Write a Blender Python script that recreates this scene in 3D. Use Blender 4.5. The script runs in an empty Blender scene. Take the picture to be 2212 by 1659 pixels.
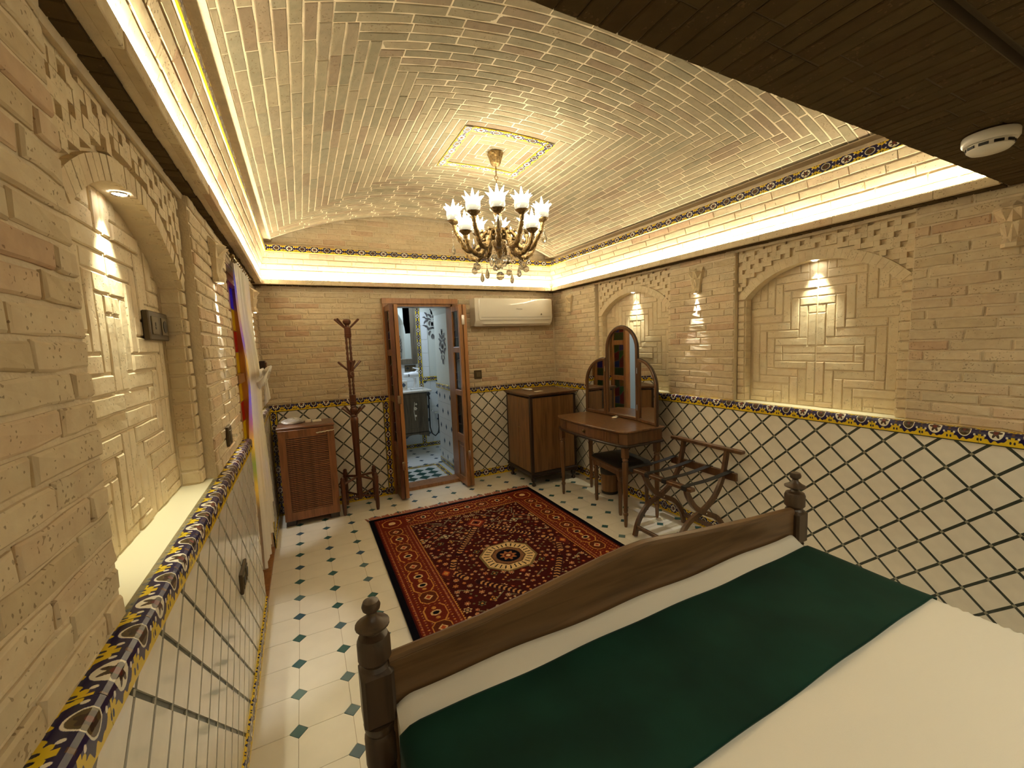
import bpy, math, random
import numpy as np
from mathutils import Matrix, Vector
PI = math.pi
rng = np.random.default_rng(7)
random.seed(7)
SC = bpy.context.scene
COL = SC.collection
# ------------------------------------------------------------------ camera
FPX, YAW, PIT, ROLL, CAMZ = 892.66, 0.46674, -0.09885, -0.03942, 1.498
def cam_axes():
    f = np.array([math.sin(YAW)*math.cos(PIT), math.cos(YAW)*math.cos(PIT), math.sin(PIT)])
    r = np.array([math.cos(YAW), -math.sin(YAW), 0.0]); u = np.cross(r, f)
    return r*math.cos(ROLL)+u*math.sin(ROLL), -r*math.sin(ROLL)+u*math.cos(ROLL), f
CR, CU, CF = cam_axes()
CP = np.array([0, 0, CAMZ])
cd = bpy.data.cameras.new('camera'); cam = bpy.data.objects.new('camera', cd); COL.objects.link(cam)
cd.sensor_fit = 'HORIZONTAL'; cd.sensor_width = 36.0; cd.lens = FPX/2212*36.0
cd.clip_start = 0.02; cd.clip_end = 60
cam.matrix_world = Matrix(((CR[0], CU[0], -CF[0], 0), (CR[1], CU[1], -CF[1], 0), (CR[2], CU[2], -CF[2], CAMZ), (0, 0, 0, 1)))
SC.camera = cam
# ------------------------------------------------------------------ exposure, world, big lights
SC.view_settings.view_transform = 'Standard'; SC.view_settings.look = 'None'
SC.view_settings.exposure = 0.95; SC.view_settings.gamma = 1.0; SC.view_settings.use_curve_mapping = False
SC.cycles.use_denoising = True
SC.cycles.max_bounces = 10; SC.cycles.diffuse_bounces = 6; SC.cycles.glossy_bounces = 4
SC.cycles.transmission_bounces = 6; SC.cycles.transparent_max_bounces = 8
SC.cycles.caustics_reflective = False; SC.cycles.caustics_refractive = False
SC.cycles.sample_clamp_indirect = 6.0
LED_STRENGTH = 60.0; SHADE_STRENGTH = 23.0; CORB_W = 14.0; NICHE_W = 13.0; BATH_W = 6.5; NEAR_FILL_W = (6.5, 8.0, 20.0)
WARM = (1.0, 0.735, 0.37); WARM2 = (1.0, 0.885, 0.605); COOL = (0.72, 0.86, 1.0)
W = bpy.data.worlds.new('world'); SC.world = W; W.use_nodes = True
bgn = W.node_tree.nodes['Background']; bgn.inputs[0].default_value = (0.75, 0.88, 1.0, 1); bgn.inputs[1].default_value = 2.2
def lamp(name, kind, loc, energy, color, rot=(0, 0, 0), **kw):
    d = bpy.data.lights.new(name, kind); d.energy = energy; d.color = color
    for k, v in kw.items(): setattr(d, k, v)
    o = bpy.data.objects.new(name, d); o.location = loc; o.rotation_euler = rot; COL.objects.link(o); return o
lamp('bathroom_light', 'AREA', (1.2, 5.6, 2.22), BATH_W, COOL, shape='RECTANGLE', size=0.6, size_y=0.6)
# ------------------------------------------------------------------ room numbers
XL, XR, YF, ZD, ZS = -0.297, 2.715, 4.258, 1.022, 2.08
XLB, XRB, YFB = -0.325, 2.752, 4.275           # brick faces
YB = 0.67                                       # edge of the flat near ceiling
YBACK = -1.3
# ------------------------------------------------------------------ materials
MATS = {}
def nmat(name):
    m = bpy.data.materials.new(name); m.use_nodes = True
    nt = m.node_tree; b = nt.nodes['Principled BSDF']; MATS[name] = m
    return m, nt, b
def N(nt, t, **kw):
    n = nt.nodes.new(t)
    for k, v in kw.items(): setattr(n, k, v)
    return n
def L(nt, a, b): nt.links.new(a, b)
def ramp(nt, stops, interp='LINEAR'):
    r = N(nt, 'ShaderNodeValToRGB'); cr = r.color_ramp; cr.interpolation = interp
    while len(cr.elements) < len(stops): cr.elements.new(0.5)
    for e, (p, c) in zip(cr.elements, stops): e.position = p; e.color = (*c, 1)
    return r
def plain(name, col, rough=0.5, metal=0.0, noise=0.0, nscale=20.0, bump=0.0, bscale=120.0, **inp):
    m, nt, b = nmat(name)
    b.inputs['Base Color'].default_value = (*col, 1); b.inputs['Roughness'].default_value = rough; b.inputs['Metallic'].default_value = metal
    for k, v in inp.items(): b.inputs[k.replace('_', ' ')].default_value = v
    if noise or bump: tc = N(nt, 'ShaderNodeTexCoord')
    if noise:
        n = N(nt, 'ShaderNodeTexNoise'); n.inputs['Scale'].default_value = nscale; n.inputs['Detail'].default_value = 3
        L(nt, tc.outputs['Object'], n.inputs['Vector'])
        r = ramp(nt, [(0.3, tuple(c*(1-noise) for c in col)), (0.7, tuple(min(1, c*(1+noise)) for c in col))])
        L(nt, n.outputs['Fac'], r.inputs['Fac']); L(nt, r.outputs['Color'], b.inputs['Base Color'])
    if bump:
        n2 = N(nt, 'ShaderNodeTexNoise'); n2.inputs['Scale'].default_value = bscale; L(nt, tc.outputs['Object'], n2.inputs['Vector'])
        bp = N(nt, 'ShaderNodeBump'); bp.inputs['Strength'].default_value = bump; bp.inputs['Distance'].default_value = 0.01
        L(nt, n2.outputs['Fac'], bp.inputs['Height']); L(nt, bp.outputs['Normal'], b.inputs['Normal'])
    return m
def brick_mat(name, stops, pits=0.55):
    m, nt, b = nmat(name); b.inputs['Roughness'].default_value = 0.9; b.inputs['Specular IOR Level'].default_value = 0.12
    oi = N(nt, 'ShaderNodeObjectInfo'); ge = N(nt, 'ShaderNodeNewGeometry')
    ad = N(nt, 'ShaderNodeMath', operation='ADD'); fr = N(nt, 'ShaderNodeMath', operation='FRACT')
    L(nt, oi.outputs['Random'], ad.inputs[0]); L(nt, ge.outputs['Random Per Island'], ad.inputs[1]); L(nt, ad.outputs[0], fr.inputs[0])
    r = ramp(nt, stops); L(nt, fr.outputs[0], r.inputs['Fac'])
    pos = ge.outputs['Position']
    n = N(nt, 'ShaderNodeTexNoise'); n.inputs['Scale'].default_value = 28; n.inputs['Detail'].default_value = 4; L(nt, pos, n.inputs['Vector'])
    mx = N(nt, 'ShaderNodeMix', data_type='RGBA', blend_type='OVERLAY'); mx.inputs['Factor'].default_value = 0.45
    L(nt, r.outputs['Color'], mx.inputs[6]); L(nt, n.outputs['Fac'], mx.inputs[7])
    hs = N(nt, 'ShaderNodeHueSaturation'); hs.inputs['Saturation'].default_value = 1.0; L(nt, mx.outputs[2], hs.inputs['Color'])
    bw = N(nt, 'ShaderNodeMix', data_type='RGBA'); bw.inputs['Factor'].default_value = 0.5
    L(nt, r.outputs['Color'], bw.inputs[6]); L(nt, hs.outputs['Color'], bw.inputs[7])
    # small dark pits
    n3 = N(nt, 'ShaderNodeTexNoise'); n3.inputs['Scale'].default_value = 150; n3.inputs['Detail'].default_value = 0; L(nt, pos, n3.inputs['Vector'])
    n4 = N(nt, 'ShaderNodeTexNoise'); n4.inputs['Scale'].default_value = 19; n4.inputs['Detail'].default_value = 0; L(nt, pos, n4.inputs['Vector'])
    sm = N(nt, 'ShaderNodeMath', operation='MULTIPLY_ADD'); sm.inputs[1].default_value = .40; L(nt, n4.outputs['Fac'], sm.inputs[0]); L(nt, n3.outputs['Fac'], sm.inputs[2])
    pr = ramp(nt, [(0.945, (0, 0, 0)), (1.0, (1, 1, 1))]); L(nt, sm.outputs[0], pr.inputs['Fac'])
    pm = N(nt, 'ShaderNodeMath', operation='MULTIPLY'); pm.inputs[1].default_value = pits; L(nt, pr.outputs['Color'], pm.inputs[0])
    dk = N(nt, 'ShaderNodeMix', data_type='RGBA'); dk.inputs[7].default_value = (0.16, 0.10, 0.05, 1)
    L(nt, pm.outputs[0], dk.inputs['Factor']); L(nt, bw.outputs[2], dk.inputs[6]); L(nt, dk.outputs[2], b.inputs['Base Color'])
    sb = N(nt, 'ShaderNodeMath', operation='SUBTRACT'); L(nt, n.outputs['Fac'], sb.inputs[0]); L(nt, pr.outputs['Color'], sb.inputs[1])
    bp = N(nt, 'ShaderNodeBump'); bp.inputs['Strength'].default_value = 0.5; bp.inputs['Distance'].default_value = 0.004
    L(nt, sb.outputs[0], bp.inputs['Height']); L(nt, bp.outputs['Normal'], b.inputs['Normal'])
    return m
def wood_mat(name, dark, mid, rough=0.35, axis='Z', scale=1.0, coat=0.15):
    m, nt, b = nmat(name); b.inputs['Roughness'].default_value = rough; b.inputs['Coat Weight'].default_value = coat; b.inputs['Coat Roughness'].default_value = 0.25
    tc = N(nt, 'ShaderNodeTexCoord'); mp = N(nt, 'ShaderNodeMapping')
    s = [14*scale]*3; s['XYZ'.index(axis)] = 1.2*scale; mp.inputs['Scale'].default_value = s
    L(nt, tc.outputs['Object'], mp.inputs['Vector'])
    n = N(nt, 'ShaderNodeTexNoise'); n.inputs['Scale'].default_value = 2.2; n.inputs['Detail'].default_value = 5; n.inputs['Distortion'].default_value = 0.9
    L(nt, mp.outputs['Vector'], n.inputs['Vector'])
    r = ramp(nt, [(0.28, dark), (0.55, mid), (0.8, tuple(c*1.18 for c in mid))]); L(nt, n.outputs['Fac'], r.inputs['Fac'])
    L(nt, r.outputs['Color'], b.inputs['Base Color'])
    bp = N(nt, 'ShaderNodeBump'); bp.inputs['Strength'].default_value = 0.12; bp.inputs['Distance'].default_value = 0.003
    L(nt, n.outputs['Fac'], bp.inputs['Height']); L(nt, bp.outputs['Normal'], b.inputs['Normal'])
    return m
def emit_mat(name, col, strength):
    m, nt, b = nmat(name); nt.nodes.remove(b)
    e = N(nt, 'ShaderNodeEmission'); e.inputs[0].default_value = (*col, 1); e.inputs[1].default_value = strength
    L(nt, e.outputs[0], nt.nodes['Material Output'].inputs[0]); return m
def mix_mat(name, col, transl=0.5, transp=0.2, rough=0.8, bump=0):
    m, nt, b = nmat(name); b.inputs['Base Color'].default_value = (*col, 1); b.inputs['Roughness'].default_value = rough
    t = N(nt, 'ShaderNodeBsdfTranslucent'); t.inputs[0].default_value = (*col, 1)
    p = N(nt, 'ShaderNodeBsdfTransparent'); p.inputs[0].default_value = (1, 1, 1, 1)
    a = N(nt, 'ShaderNodeMixShader'); a.inputs[0].default_value = transl; c = N(nt, 'ShaderNodeMixShader'); c.inputs[0].default_value = transp
    L(nt, b.outputs[0], a.inputs[1]); L(nt, t.outputs[0], a.inputs[2]); L(nt, a.outputs[0], c.inputs[1]); L(nt, p.outputs[0], c.inputs[2])
    L(nt, c.outputs[0], nt.nodes['Material Output'].inputs[0]); return m
def glass_pane(name, col):
    m, nt, b = nmat(name); nt.nodes.remove(b)
    p = N(nt, 'ShaderNodeBsdfTransparent'); p.inputs[0].default_value = (*col, 1)
    t = N(nt, 'ShaderNodeBsdfTranslucent'); t.inputs[0].default_value = (*col, 1)
    g = N(nt, 'ShaderNodeBsdfGlossy'); g.inputs['Roughness'].default_value = 0.12; fn = N(nt, 'ShaderNodeFresnel'); fn.inputs[0].default_value = 1.55
    a = N(nt, 'ShaderNodeMixShader'); a.inputs[0].default_value = 0.35; c = N(nt, 'ShaderNodeMixShader'); L(nt, fn.outputs[0], c.inputs[0])
    L(nt, p.outputs[0], a.inputs[1]); L(nt, t.outputs[0], a.inputs[2]); L(nt, a.outputs[0], c.inputs[1]); L(nt, g.outputs[0], c.inputs[2])
    L(nt, c.outputs[0], nt.nodes['Material Output'].inputs[0]); return m
SAND = [(0.0, (0.54, 0.435, 0.285)), (0.25, (0.62, 0.51, 0.345)), (0.5, (0.675, 0.555, 0.38)), (0.72, (0.59, 0.50, 0.345)), (0.88, (0.63, 0.485, 0.33)), (1.0, (0.52, 0.365, 0.245))]
M_BRICK = brick_mat('brick_sand', SAND)
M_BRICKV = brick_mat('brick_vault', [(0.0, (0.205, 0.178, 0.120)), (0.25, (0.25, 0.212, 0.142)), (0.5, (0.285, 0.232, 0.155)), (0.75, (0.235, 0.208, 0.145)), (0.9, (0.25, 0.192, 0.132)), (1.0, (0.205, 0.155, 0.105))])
M_BRICK_SHADED = brick_mat('brick_shaded', [(0.0, (0.078, 0.053, 0.023)), (0.5, (0.098, 0.068, 0.030)), (1.0, (0.080, 0.051, 0.022))])  # soffit brick with the shade of the undersides put into its colour
M_BRICK2 = brick_mat('brick_pale', [(0.0, (0.65, 0.54, 0.36)), (0.5, (0.71, 0.60, 0.41)), (1.0, (0.68, 0.55, 0.37))], 0.3)
M_MORTAR = plain('mortar', (0.68, 0.575, 0.41), 0.9, bump=0.3, noise=0.08)
M_MORTAR_SHADED = plain('mortar_shaded', (0.095, 0.066, 0.031), 0.9)  # near ceiling mortar, darkened to carry the same soffit shade
M_PLASTER = plain('plaster', (0.68, 0.57, 0.39), 0.85, bump=0.2, noise=0.05)
M_LEDGE = plain('ledge_plaster', (0.84, 0.80, 0.60), 0.5)
M_FTILE = plain('floor_tile_cream', (0.80, 0.755, 0.655), 0.2, noise=0.03, nscale=9)
def inset_mat():
    m, nt, b = nmat('floor_inset'); b.inputs['Roughness'].default_value = 0.25
    oi = N(nt, 'ShaderNodeObjectInfo'); ge = N(nt, 'ShaderNodeNewGeometry')
    ad = N(nt, 'ShaderNodeMath', operation='ADD'); fr = N(nt, 'ShaderNodeMath', operation='FRACT')
    L(nt, oi.outputs['Random'], ad.inputs[0]); L(nt, ge.outputs['Random Per Island'], ad.inputs[1]); L(nt, ad.outputs[0], fr.inputs[0])
    r = ramp(nt, [(0, (0.035, 0.11, 0.10)), (0.4, (0.05, 0.13, 0.14)), (0.7, (0.05, 0.10, 0.17)), (0.9, (0.12, 0.20, 0.20))]); L(nt, fr.outputs[0], r.inputs['Fac'])
    L(nt, r.outputs['Color'], b.inputs['Base Color']); return m
M_INSET = inset_mat()
M_FGROUT = plain('floor_grout', (0.40, 0.33, 0.24), 0.8)
M_DTILE = plain('dado_tile', (0.80, 0.755, 0.66), 0.09, noise=0.05, nscale=14)
M_DGROUT = plain('dado_strip_green', (0.050, 0.060, 0.045), 0.35, noise=0.3, nscale=30)
M_DSQ = plain('dado_square', (0.30, 0.29, 0.22), 0.3)
M_SLAB = plain('slab', (0.62, 0.50, 0.34), 0.9)
M_DOORW = wood_mat('door_wood', (0.19, 0.082, 0.027), (0.33, 0.152, 0.053), 0.35)
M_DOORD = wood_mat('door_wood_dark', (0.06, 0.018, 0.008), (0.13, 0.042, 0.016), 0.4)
M_WAL = wood_mat('walnut', (0.056, 0.024, 0.011), (0.120, 0.055, 0.022), 0.32)
M_WALD = wood_mat('walnut_dark', (0.010, 0.005, 0.003), (0.022, 0.010, 0.006), 0.32)
M_WALP = wood_mat('walnut_panel', (0.105, 0.048, 0.017), (0.205, 0.100, 0.036), 0.34)
M_VAN = wood_mat('vanity_wood', (0.080, 0.034, 0.014), (0.155, 0.073, 0.028), 0.3)
M_STAND = wood_mat('stand_wood', (0.045, 0.012, 0.006), (0.105, 0.032, 0.013), 0.3)
M_CAB = wood_mat('cabinet_veneer', (0.14, 0.052, 0.021), (0.26, 0.105, 0.042), 0.4)
M_CABT = wood_mat('cabinet_top_veneer', (0.12, 0.055, 0.035), (0.21, 0.10, 0.06), 0.3, axis='X')
M_RACK = wood_mat('rack_wood', (0.050, 0.022, 0.010), (0.105, 0.048, 0.020), 0.35)
M_BEDW = wood_mat('bed_wood', (0.10, 0.052, 0.020), (0.175, 0.098, 0.042), 0.35, axis='X')
M_POST = wood_mat('bed_post_wood', (0.034, 0.020, 0.011), (0.075, 0.045, 0.024), 0.4)
M_BLACK = plain('black', (0.012, 0.011, 0.010), 0.45)
M_STRAP = plain('strap_black', (0.012, 0.010, 0.010), 0.8, bump=0.3, bscale=600)
M_BRONZE = plain('antique_bronze', (0.22, 0.145, 0.062), 0.34, 0.85, noise=0.5, nscale=60, bump=0.6, bscale=90)
M_SWITCH = plain('switch_bronze', (0.085, 0.06, 0.03), 0.4, 0.35)
M_SWITCHL = plain('switch_bronze_light', (0.15, 0.115, 0.06), 0.4, 0.35)
M_CHROME = plain('chrome', (0.75, 0.72, 0.66), 0.15, 1.0)
M_WHITE = plain('white_plastic', (0.76, 0.72, 0.64), 0.25)
M_ACF = plain('ac_panel', (0.78, 0.74, 0.66), 0.06, Coat_Weight=0.5)
M_PAPER = plain('paper', (0.82, 0.78, 0.68), 0.6)
M_GREY = plain('grey_print', (0.16, 0.14, 0.11), 0.5)
M_SHEET = plain('bed_sheet', (0.86, 0.81, 0.70), 0.8, bump=0.15, bscale=900)
M_GREEN = plain('green_velvet', (0.0035, 0.030, 0.020), 0.8, noise=0.3, nscale=5, Sheen_Weight=0.06, Sheen_Roughness=0.4, Specular_IOR_Level=0.15)
M_CURT = mix_mat('curtain_sheer', (0.84, 0.79, 0.70), 0.10, 0.03)
M_LACE = mix_mat('curtain_ribbon', (0.84, 0.80, 0.73), 0.1, 0.02)
M_CRYST = plain('crystal', (1.0, 0.96, 0.86), 0.03, Transmission_Weight=0.85, IOR=1.45)
M_BAG = mix_mat('clear_bag', (0.85, 0.84, 0.82), 0.2, 0.5, 0.15)
M_LED = emit_mat('led_strip', WARM2, LED_STRENGTH)
M_DISC = emit_mat('lamp_disc', (1.0, 0.93, 0.78), 30.0)
M_MIRROR = plain('mirror_glass', (0.86, 0.87, 0.86), 0.02, 1.0)
M_LEAD = plain('lead_came', (0.25, 0.22, 0.17), 0.4, 0.5)
GLASS = {k: glass_pane('glass_'+k, c) for k, c in dict(yellow=(0.95, 0.62, 0.03), blue=(0.03, 0.09, 0.80), red=(0.75, 0.02, 0.02), green=(0.08, 0.42, 0.06), clear=(0.70, 0.78, 0.80)).items()}
M_BTILE = plain('bath_tile_white', (0.72, 0.74, 0.75), 0.2)
M_BGROUT = plain('bath_grout', (0.50, 0.52, 0.53), 0.8)
M_BBLUE = plain('bath_tile_blue', (0.05, 0.085, 0.14), 0.25)
M_BGREEN = plain('bath_tile_green', (0.02, 0.085, 0.075), 0.25)
M_BPLAS = plain('bath_plaster', (0.64, 0.66, 0.60), 0.8)
M_BMOTIF = plain('bath_stencil', (0.11, 0.10, 0.10), 0.7)
M_BVAN = wood_mat('bath_vanity_wood', (0.05, 0.040, 0.028), (0.13, 0.105, 0.07), 0.45)
M_MARBLE = plain('marble', (0.70, 0.68, 0.62), 0.15, noise=0.12)
M_BWH = plain('bath_white', (0.78, 0.80, 0.84), 0.3)
def shade_mat():
    m, nt, b = nmat('chandelier_glass'); nt.nodes.remove(b)
    tc = N(nt, 'ShaderNodeTexCoord'); sx = N(nt, 'ShaderNodeSeparateXYZ'); L(nt, tc.outputs['Generated'], sx.inputs[0])
    r = ramp(nt, [(0.0, (0.012, 0.012, 0.012)), (0.24, (0.035, 0.035, 0.035)), (0.42, (1, 1, 1))]); L(nt, sx.outputs['Z'], r.inputs['Fac'])
    mu = N(nt, 'ShaderNodeMath', operation='MULTIPLY'); mu.inputs[1].default_value = SHADE_STRENGTH; L(nt, r.outputs['Color'], mu.inputs[0])
    e = N(nt, 'ShaderNodeEmission'); e.inputs[0].default_value = (*WARM2, 1); L(nt, mu.outputs[0], e.inputs[1])
    g = N(nt, 'ShaderNodeBsdfGlossy'); g.inputs['Roughness'].default_value = 0.1; g.inputs[0].default_value = (0.9, 0.8, 0.6, 1)
    a = N(nt, 'ShaderNodeMixShader'); a.inputs[0].default_value = 0.15
    L(nt, e.outputs[0], a.inputs[1]); L(nt, g.outputs[0], a.inputs[2]); L(nt, a.outputs[0], nt.nodes['Material Output'].inputs[0]); return m
M_SHADE = shade_mat()
# ---- generated prints (arrays computed here, no files)
def image_mat(name, arr, rough=0.3, coords='UV'):
    h, w = arr.shape[:2]
    im = bpy.data.images.new(name, w, h); px = np.ones((h, w, 4), np.float32); px[..., :3] = arr
    im.pixels.foreach_set(px.ravel()); im.update(); im.pack()
    m, nt, b = nmat(name); b.inputs['Roughness'].default_value = rough
    t = N(nt, 'ShaderNodeTexImage'); t.image = im; t.interpolation = 'Linear'; uv = N(nt, 'ShaderNodeUVMap')
    L(nt, uv.outputs[0], t.inputs['Vector']); L(nt, t.outputs['Color'], b.inputs['Base Color']); return m, nt, b
def S8(r, g, b): return np.array([r, g, b], np.float32)/255
def border_print():
    w, h = 240, 120
    y, x = np.mgrid[0:h, 0:w]; u = (x+.5)/w; v = (y+.5)/h
    a = np.empty((h, w, 3), np.float32); a[:] = S8(26, 20, 66)
    c0 = .54; d = np.abs(v-c0)
    edge = .31+.045*np.cos(u*2*PI*6)+.035*np.cos(u*2*PI*10+1)
    near = np.exp(-((u-.25)/.1)**2)+np.exp(-((u-.75)/.1)**2)
    yel, navy, wht = S8(222, 190, 40), S8(24, 18, 66), S8(232, 225, 205)
    a[d > edge+.09*near] = yel
    for cu in (.0, .5, 1.0):        # yellow sprays between the cartouches
        du = np.abs(u-cu)
        a[(du < .030) & (d < .46) & (d > .12)] = yel
        a[((du-.055)/.032)**2+((d-.25)/.06)**2 < 1] = yel
        a[((du-.03)/.016)**2+((d-.35)/.06)**2 < 1] = S8(40, 40, 52)
        a[((du-.085)/.02)**2+((d-.16)/.05)**2 < 1] = wht
        a[(du < .02) & (d < .06)] = S8(90, 60, 44)
    th = np.arctan2((v-c0)/.31, (u-.25)/.12); r1 = ((u-.25)/.12)**2+((v-c0)/.31)**2
    a[r1 < 1.3+.1*np.cos(th*10)] = navy; a[r1 < 1.0] = wht; a[r1 < (.62+.20*np.cos(th*6))**2] = S8(66, 50, 38); a[r1 < .10] = S8(98, 42, 38)
    r2 = ((u-.75)/.11)**2+((v-c0)/.28)**2; th = np.arctan2((v-c0)/.28, (u-.75)/.11)
    a[r2 < 1.3+.1*np.cos(th*10)] = navy; a[r2 < 1.0] = wht; a[r2 < .74] = S8(84, 70, 44); a[r2 < (.55+.12*np.cos(th*5))**2] = S8(60, 44, 34); a[r2 < .05] = S8(104, 52, 44)
    a[v < .03] = yel; a[v > .97] = yel
    return a
M_BORDER, _, _ = image_mat('border_print', border_print(), 0.25)
RW, RLn = 1.58, 2.28
def rug_print():
    pw, ph = 480, 714
    y, x = np.mgrid[0:ph, 0:pw]; X = ((x+.5)/pw-.5)*RW; Y = ((y+.5)/ph-.5)*RLn
    ax, ay = np.abs(X), np.abs(Y); a = np.empty((ph, pw, 3), np.float32)
    navy, red, dred, beige, gold, olive, rust = S8(11, 10, 19), S8(102, 36, 25), S8(62, 19, 17), S8(206, 176, 126), S8(186, 134, 66), S8(104, 100, 70), S8(158, 70, 42)
    a[:] = navy
    ex, ey = RW/2-ax, RLn/2-ay; e = np.minimum(ex, ey)
    a[(e > .035)] = dred; a[(e > .045) & (e < .285)] = red
    along = np.where(ex < ey, ay, ax); across = e-.165
    # chain of cartouches along the main border
    P = .30; t = ((along+.02) % P)/P; s1 = (t-.25)*P; s2 = (t-.72)*P
    corner = (ex < .285) & (ey < .285)
    def octo(px, py, rx, ry): return np.maximum(np.maximum(np.abs(px)/rx, np.abs(py)/ry), (np.abs(px)/rx+np.abs(py)/ry)/1.45)
    inb = (e > .045) & (e < .285) & ~corner
    o1 = octo(s1, across, .082, .058); o2 = octo(s2, across, .055, .05)
    dot = np.sin(along*2*PI/.045)*np.sin(across*2*PI/.06)
    a[inb & (dot > .78)] = gold; a[inb & (dot < -.86)] = S8(150, 110, 90)
    a[inb & (o1 < 1.13)] = gold; a[inb & (o1 < 1.0)] = red; a[inb & (octo(s1, across, .024, .030) < 1)] = beige; a[inb & (octo(s1, across, .014, .018) < 1)] = navy
    a[inb & (octo(np.abs(s1)-.046, across, .012, .012) < 1)] = gold
    a[inb & (o2 < 1.13)] = gold; a[inb & (o2 < 1.0)] = S8(88, 40, 26); a[inb & (np.abs(s2)/.03+np.abs(across)/.028 < 1)] = beige; a[inb & (np.abs(s2)/.018+np.abs(across)/.016 < 1)] = rust
    gl = (np.abs(e-.062) < .004) | (np.abs(e-.268) < .004); a[gl & (np.sin(along*2*PI/.022) > -.3)] = S8(150, 95, 70)
    cc = octo(ex-.165, ey-.165, .07, .07); a[corner & (e > .045) & (cc < 1.12)] = gold; a[corner & (cc < 1)] = red; a[corner & (cc < .4)] = beige
    tooth = np.abs(((along/.02) % 1)-.5)*2; a[(e > .285) & (e < .285+.010*tooth+.004)] = gold
    F = (e > .30); rg = np.random.default_rng(3)
    fx, fy = RW/2-.31, RLn/2-.31
    # scattered rosettes, fourfold
    pts = []
    for k in range(1500):
        cx, cy = rg.uniform(0, fx), rg.uniform(0, fy); r = rg.choice([.010, .014, .020, .028, .040], p=[.26, .28, .24, .15, .07])
        if cx/.40+cy/.56 < 1 and math.hypot(cx/.2, cy/.2) < 1.05: continue
        if any((cx-q[0])**2+(cy-q[1])**2 < (r+q[2]+.006)**2 for q in pts): continue
        pts.append((cx, cy, r))
    cols = [beige, gold, S8(186, 146, 104), S8(178, 166, 132), rust, olive]
    for cx, cy, r in pts:
        m = (np.abs(ax-cx) < r*1.3) & (np.abs(ay-cy) < r*1.3) & F
        dx, dy = ax[m]-cx, ay[m]-cy; rr = np.hypot(dx, dy)/r; th = np.arctan2(dy, dx); sub = a[m]
        c = cols[rg.integers(0, 6)]; pet = rr < .8+.2*np.cos(th*rg.choice([4, 6, 8]))
        sub[pet] = c
        if r > .012: sub[rr < .55] = navy if r > .024 else rust; sub[rr < .33] = cols[rg.integers(0, 3)]
        a[m] = sub
    def seg(px, py, x0, y0, x1, y1):
        dx, dy = x1-x0, y1-y0; t = np.clip(((px-x0)*dx+(py-y0)*dy)/(dx*dx+dy*dy), 0, 1)
        return np.hypot(px-x0-t*dx, py-y0-t*dy), t*math.hypot(dx, dy)
    # branch lines
    for k in range(26):
        x0, y0 = rg.uniform(.05, fx-.05), rg.uniform(.25, fy-.05); an = rg.choice([.6, 1.1, -.6, 2.3]); ln = rg.uniform(.06, .13)
        d, t = seg(ax, ay, x0, y0, x0+ln*math.cos(an), y0+ln*math.sin(an)); a[F & (d < .004)] = S8(120, 116, 92)
    # rope bars of the hexagon
    for (x0, y0, x1, y1) in [(.05, .52, .30, .20), (.36, .12, .40, .03)]:
        d, t = seg(ax, ay, x0, y0, x1, y1); a[F & (d < .030)] = S8(58, 24, 26); a[F & (d < .022)] = S8(40, 16, 20)
        a[F & (d < .020) & (np.sin(t*2*PI/.032+d*90) > .15)] = S8(186, 136, 84)
    # pendants and the octagon
    o = np.abs(X)/.085+np.abs(ay-.62)/.095; sa = .06*np.abs(((np.arctan2(ay-.62, X)*9/PI) % 1)-.5)
    a[F & (o < 1.1+sa)] = S8(96, 34, 26); a[F & (o < .82)] = rust; a[F & (o < .6)] = beige; a[F & (o < .5)] = red; a[F & (o < .2)] = navy
    o = np.abs(ax-.455)/.06+ay/.075; a[F & (o < 1.1)] = S8(80, 30, 28); a[F & (o < .5)] = rust; a[F & (o < .3)] = gold
    o = octo(X, Y, .19, .19); a[o < 1.0] = S8(118, 100, 66); a[o < .92] = beige; a[o < .60] = S8(84, 60, 44); a[o < .55] = S8(120, 84, 58); r0 = np.hypot(X, Y)
    a[(o < .86) & (o > .66) & (np.abs(np.sin(np.arctan2(Y, X)*14)) > .93)] = navy
    a[r0 < .085] = navy; th = np.arctan2(Y, X); a[r0 < .052+.012*np.cos(th*8)] = S8(150, 96, 60); a[r0 < .03] = S8(96, 40, 30); a[r0 < .016] = beige
    a *= (1+rg.normal(0, .10, a.shape[:2]))[..., None]
    return np.clip(a, 0, 1)
M_RUG, nt, b = image_mat('rug_print', rug_print(), 0.95); b.inputs['Specular IOR Level'].default_value = 0.05
_tc = N(nt, 'ShaderNodeTexCoord'); _n = N(nt, 'ShaderNodeTexNoise'); _n.inputs['Scale'].default_value = 300; L(nt, _tc.outputs['Object'], _n.inputs['Vector'])
_b = N(nt, 'ShaderNodeBump'); _b.inputs['Strength'].default_value = 0.5; _b.inputs['Distance'].default_value = 0.004; L(nt, _n.outputs['Fac'], _b.inputs['Height']); L(nt, _b.outputs['Normal'], b.inputs['Normal'])
M_FRINGE = plain('rug_fringe', (0.36, 0.135, 0.085), 0.9)
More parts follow.
